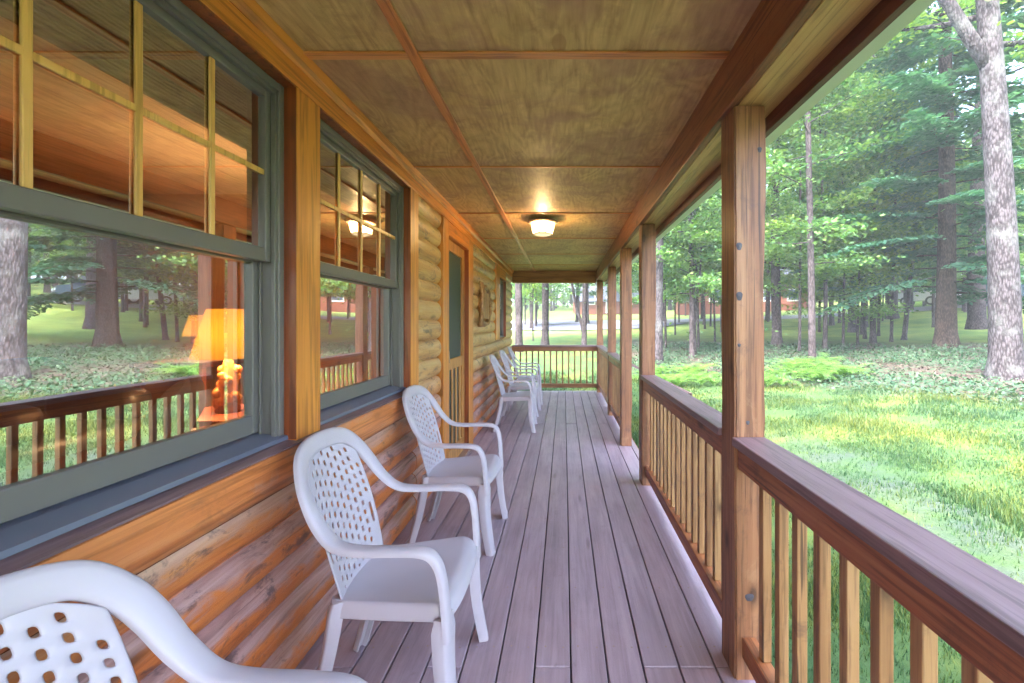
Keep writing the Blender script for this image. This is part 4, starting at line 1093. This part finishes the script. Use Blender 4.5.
for i,(px,d) in enumerate(flist):
    x=PX(px,d); o=protos[i%3] if i<3 else protos[i%3].copy()
    if i>=3: COL.objects.link(o)
    o.location=(x,d,tz(x,d)-.01); o.rotation_euler=(0,0,fr.uniform(0,6.28)); s=fr.uniform(.8,1.25); o.scale=(s,s,s)
    tag(o,'yellow-green fern seen between the two nearest posts' if px<740 else 'yellow-green fern right of the nearest post','fern','ferns along the lawn edge')

# grass blades: dense near, sparse far
rng=np.random.default_rng(5)
def lawn_r(x,y): return np.sqrt((x/7.3)**2+((y-3)/9.6)**2)
def scatter(n,x0,x1,y0,y1):
    return rng.uniform(x0,x1,n),rng.uniform(y0,y1,n)
GX=[];GY=[]
for n,box in ((130000,(.86,4.5,-.5,5.5)),(130000,(1,8,0,9)),(80000,(.86,9,4,14)),(30000,(-1.5,1.5,8.9,14))):
    x,y=scatter(n,*box); GX.append(x);GY.append(y)
x=np.concatenate(GX);y=np.concatenate(GY)
nz=np.array([mnoise.noise(Vector((a*1.3,b*1.3,2.0))) for a,b in zip(x,y)]); r=lawn_r(x,y)+rng.normal(0,.05,len(x))
strip_=(x>2.4)&(x<3.4)&(y<6.0)
keep=(r<1.03)&(rng.random(len(x))<np.clip(.55+nz*1.1,.05,1))&(~strip_|(rng.random(len(x))<.25))
x=x[keep];y=y[keep];nz=nz[keep]; z=np.array([tz(a,b) for a,b in zip(x,y)])
n=len(x); h=(.022+.03*rng.random(n)**2+.035*np.clip(nz,0,1))*(1+.25*(y>6)); az=rng.uniform(0,6.28,n); w=.0022+.0006*np.hypot(x,y)
ln=h*rng.uniform(.1,.8,n); dx=np.cos(az);dy=np.sin(az)
A=np.stack([x-dy*w,y+dx*w,z-.005],1);B=np.stack([x+dy*w,y-dx*w,z-.005],1);T=np.stack([x+dx*ln,y+dy*ln,z+h],1)
V=np.stack([A,B,T],1).reshape(-1,3); gr=fast_mesh('lawn_grass',V,np.arange(3*n).reshape(n,3),M['grass']); tag(gr,'short patchy lawn grass beside the porch','grass',kind='stuff')
# ground cover and fallen leaves beneath the trees
n=60000; x,y=scatter(n,1.5,17,4,20); r=lawn_r(x,y); nz=np.array([mnoise.noise(Vector((a*.55,b*.55,7.0))) for a,b in zip(x,y)])
kp=(r>.98)&(r<1.9)&(x>1.5)&(nz>-.30); xx,yy=x[kp],y[kp]; zz=np.array([tz(a,b) for a,b in zip(xx,yy)])+rng.uniform(.02,.2,len(xx))
V,F=leaf_quads(np.stack([xx,yy,zz],1),.075,.5,.6,rng); gc=fast_mesh('ground_cover',V,F,M['cover']); tag(gc,'low blue-green ground cover under the trees','ground cover',kind='stuff')
kp=(r>1.0)&(r<2.1)&(x>2)&(nz<-.05); xx,yy=x[kp],y[kp]; zz=np.array([tz(a,b) for a,b in zip(xx,yy)])+rng.uniform(.005,.04,len(xx))
V,F=leaf_quads(np.stack([xx,yy,zz],1),.065,.3,.6,rng); gc=fast_mesh('leaf_litter',V,F,M['litter']); tag(gc,'brown fallen leaves scattered below the trees','leaf litter',kind='stuff')

# ------------------------------------------------------------------ distant buildings and cars
def cabin(x,y,w,d,h,rz,label,roofm,win):
    z=tz(x,y); t=empty('cabin',(x,y,z),rz); tag(t,label,'house')
    m=MB(); m.box(-w/2,w/2,-d/2,d/2,-1,h); m.build('wall',M['red_house'],t)
    m=MB(); a=w/2+.5; m.add([(-a,-d/2-.5,h-.15),(a,-d/2-.5,h-.15),(a,0,h+d*.36),(-a,0,h+d*.36),(-a,d/2+.5,h-.15),(a,d/2+.5,h-.15),
        (-a,-d/2-.5,h-.0),(a,-d/2-.5,h-.0),(a,0,h+d*.36+.17),(-a,0,h+d*.36+.17),(-a,d/2+.5,h),(a,d/2+.5,h)],
        [(0,1,2,3),(3,2,5,4),(6,7,8,9),(9,8,11,10),(0,1,7,6),(4,5,11,10),(0,6,9,3),(3,9,10,4),(1,7,8,2),(2,8,11,5)]); m.build('roof',roofm,t)
    for s in (-1,1):
        m=MB(); xx=s*(w/2-.02); m.add([(xx,-d/2,h-.02),(xx,d/2,h-.02),(xx,0,h+d*.345),(xx-s*.1,-d/2,h-.02),(xx-s*.1,d/2,h-.02),(xx-s*.1,0,h+d*.345)],[(0,1,2),(3,4,5),(0,1,4,3),(1,2,5,4),(2,0,3,5)]); m.build('gable',M['red_house'],t)
    for wx in win:
        m=MB(); m.box(wx-.65,wx+.65,-d/2-.06,-d/2-.003,1.0,2.3); f=m.build('window',M['white_paint'],t)
        m=MB(); m.box(wx-.53,wx+.53,-d/2-.08,-d/2-.062,1.12,2.18); m.build('pane',M['window_dark'],f)
    m=MB(); m.box(-.45,.45,-d/2-.06,-d/2-.003,0,2.1); m.build('door',M['white_paint'],t)
    return t
cabin(PX(735,50),50,13,7,3.0,R(-12),'red-brown cabin up the slope, half hidden by leaves',M['roof_shingle'],(-5.5,-2.6,2.8,5.2))
cabin(PX(606,56),56,8,5,1.5,R(4),'low red building with blue-grey roof seen past the far corner post',M['roof_shingle'],(-2.4,2.2))
def car(x,y,rz,mat,label,van=False):
    t=empty('parked_car',(x,y,tz(x,y)+.12),rz); tag(t,label,'car','cars parked by the far road')
    if van: pr=[(-2.3,.35),(-2.3,1.75),(-2.1,1.95),(.9,1.95),(1.5,1.15),(2.25,1.0),(2.35,.6),(2.3,.35)]; wins=[(-1.9,-.75,1.2,1.75),(-.65,.35,1.2,1.75)]
    else: pr=[(-2.15,.35),(-2.2,.75),(-2.05,.95),(-1.5,1.0),(-.95,1.42),(.35,1.45),(1.05,.98),(2.0,.85),(2.15,.6),(2.1,.35)]; wins=[(-1.0,-.3,1.02,1.34),(-.22,.5,1.02,1.34)]
    n=len(pr); m=MB(); vs=[]
    for sy,ins in ((-.86,.0),(.86,.0)):
        for a,b in pr:
            k=.16 if b>1.2 else 0; vs.append((a,sy*(1-k),b))
    m.add(vs,[tuple(range(n))[::-1],tuple(range(n,2*n))]+[(i,(i+1)%n,n+(i+1)%n,n+i) for i in range(n)]); m.build('body',mat,t)
    for s in (-1,1):
        for a0,a1,b0,b1 in wins:
            m=MB(); yy=s*.80; yy2=s*.735; m.add([(a0,s*.872,b0-.0),(a1,s*.872,b0),(a1-.1,s*.735,b1),(a0+.12,s*.735,b1),(a0,s*.84,b0),(a1,s*.84,b0),(a1-.1,s*.70,b1),(a0+.12,s*.70,b1)],[(0,1,2,3),(4,5,6,7),(0,1,5,4),(1,2,6,5),(2,3,7,6),(3,0,4,7)]); m.build('window',M['window_dark'],t)
        for wx in (-1.35,1.35):
            m=MB(); m.tube([(wx,s*.70,.32),(wx,s*.90,.32)],.33,18); w=m.build('wheel',M['tyre'],t)
            m=MB(); m.tube([(wx,s*.89,.32),(wx,s*.912,.32)],.20,14); m.build('rim',M['rim'],w)
        m=MB(); m.box(2.12,2.2,s*.6-.14,s*.6+.14,.66,.78) if not van else m.box(2.28,2.36,s*.6-.14,s*.6+.14,.7,.84); m.build('headlight',M['white_paint'],t)
car(PX(990,30),30,R(-55),M['car_blue'],'blue-grey van parked by the road, left of the pale oak trunk',True)
car(PX(962,31),31.3,R(-52),M['car_white'],'white car parked on the far road between hemlock and van')
car(PX(930,33),33,R(-48),M['car_white'],'white car parked on the far road left of the hemlock')

# ------------------------------------------------------------------ haze volume, added to lighten the dark woods
def mat_haze():
    t=NT('added_haze'); v=t.n('ShaderNodeVolumePrincipled'); v.inputs['Color'].default_value=(.86,.93,.95,1); v.inputs['Density'].default_value=.0028; v.inputs['Anisotropy'].default_value=.2
    t.l(v.outputs[0],t.out.inputs['Volume']); return t.m
zs=[p[2] for p in gv]
m=MB(); m.box(-420,470,-420,490,min(zs)-1,max(max(zs),7)+24); hz=m.build('haze',mat_haze()); tag(hz,'added pale haze lightening the far trees','haze',kind='stuff')
# ------------------------------------------------------------------ light
w=bpy.data.worlds.new('World'); S.world=w; w.use_nodes=True; nt=w.node_tree; nt.nodes.clear()
sky=nt.nodes.new('ShaderNodeTexSky'); sky.sky_type='NISHITA'; sky.sun_disc=False
EL,AZ=R(52),R(215)           # azimuth clockwise from +Y
sky.sun_elevation=EL; sky.sun_rotation=AZ; sky.air_density=1.0; sky.dust_density=4.0; sky.ozone_density=1.5
bg=nt.nodes.new('ShaderNodeBackground'); bg.inputs[1].default_value=.15; ou=nt.nodes.new('ShaderNodeOutputWorld')
nt.links.new(sky.outputs[0],bg.inputs[0]); nt.links.new(bg.outputs[0],ou.inputs[0])
sl=bpy.data.lights.new('sun','SUN'); sl.energy=.7; sl.angle=R(12); sl.color=(1,.95,.88)
so=bpy.data.objects.new('sun',sl); COL.objects.link(so)
dv=Vector((math.sin(AZ)*math.cos(EL),math.cos(AZ)*math.cos(EL),math.sin(EL)))
so.rotation_euler=dv.to_track_quat('Z','Y').to_euler(); so.location=(10,-5,15)

# ------------------------------------------------------------------ camera
cd=bpy.data.cameras.new('camera'); cam=bpy.data.objects.new('camera',cd); COL.objects.link(cam)
cam.location=(0,0,EYE); cam.rotation_euler=(R(90),0,0); cd.sensor_width=36; cd.lens=437/1024*36
cd.shift_x=-(564-512)/1024; cd.shift_y=-(341.5-323)/1024; cd.clip_start=.03; cd.clip_end=1500
S.camera=cam
S.view_settings.view_transform='Standard'; S.view_settings.look='None'; S.view_settings.exposure=4.25; S.view_settings.gamma=1; S.view_settings.use_curve_mapping=False
S.render.engine='CYCLES'; c=S.cycles; c.max_bounces=7; c.diffuse_bounces=4; c.glossy_bounces=4; c.transparent_max_bounces=12; c.transmission_bounces=4
c.volume_bounces=0; c.use_adaptive_sampling=True; c.adaptive_threshold=.02; c.sample_clamp_indirect=6; c.caustics_reflective=False; c.caustics_refractive=False
try: c.use_denoising=True; c.denoiser='OPENIMAGEDENOISE'
except Exception: pass
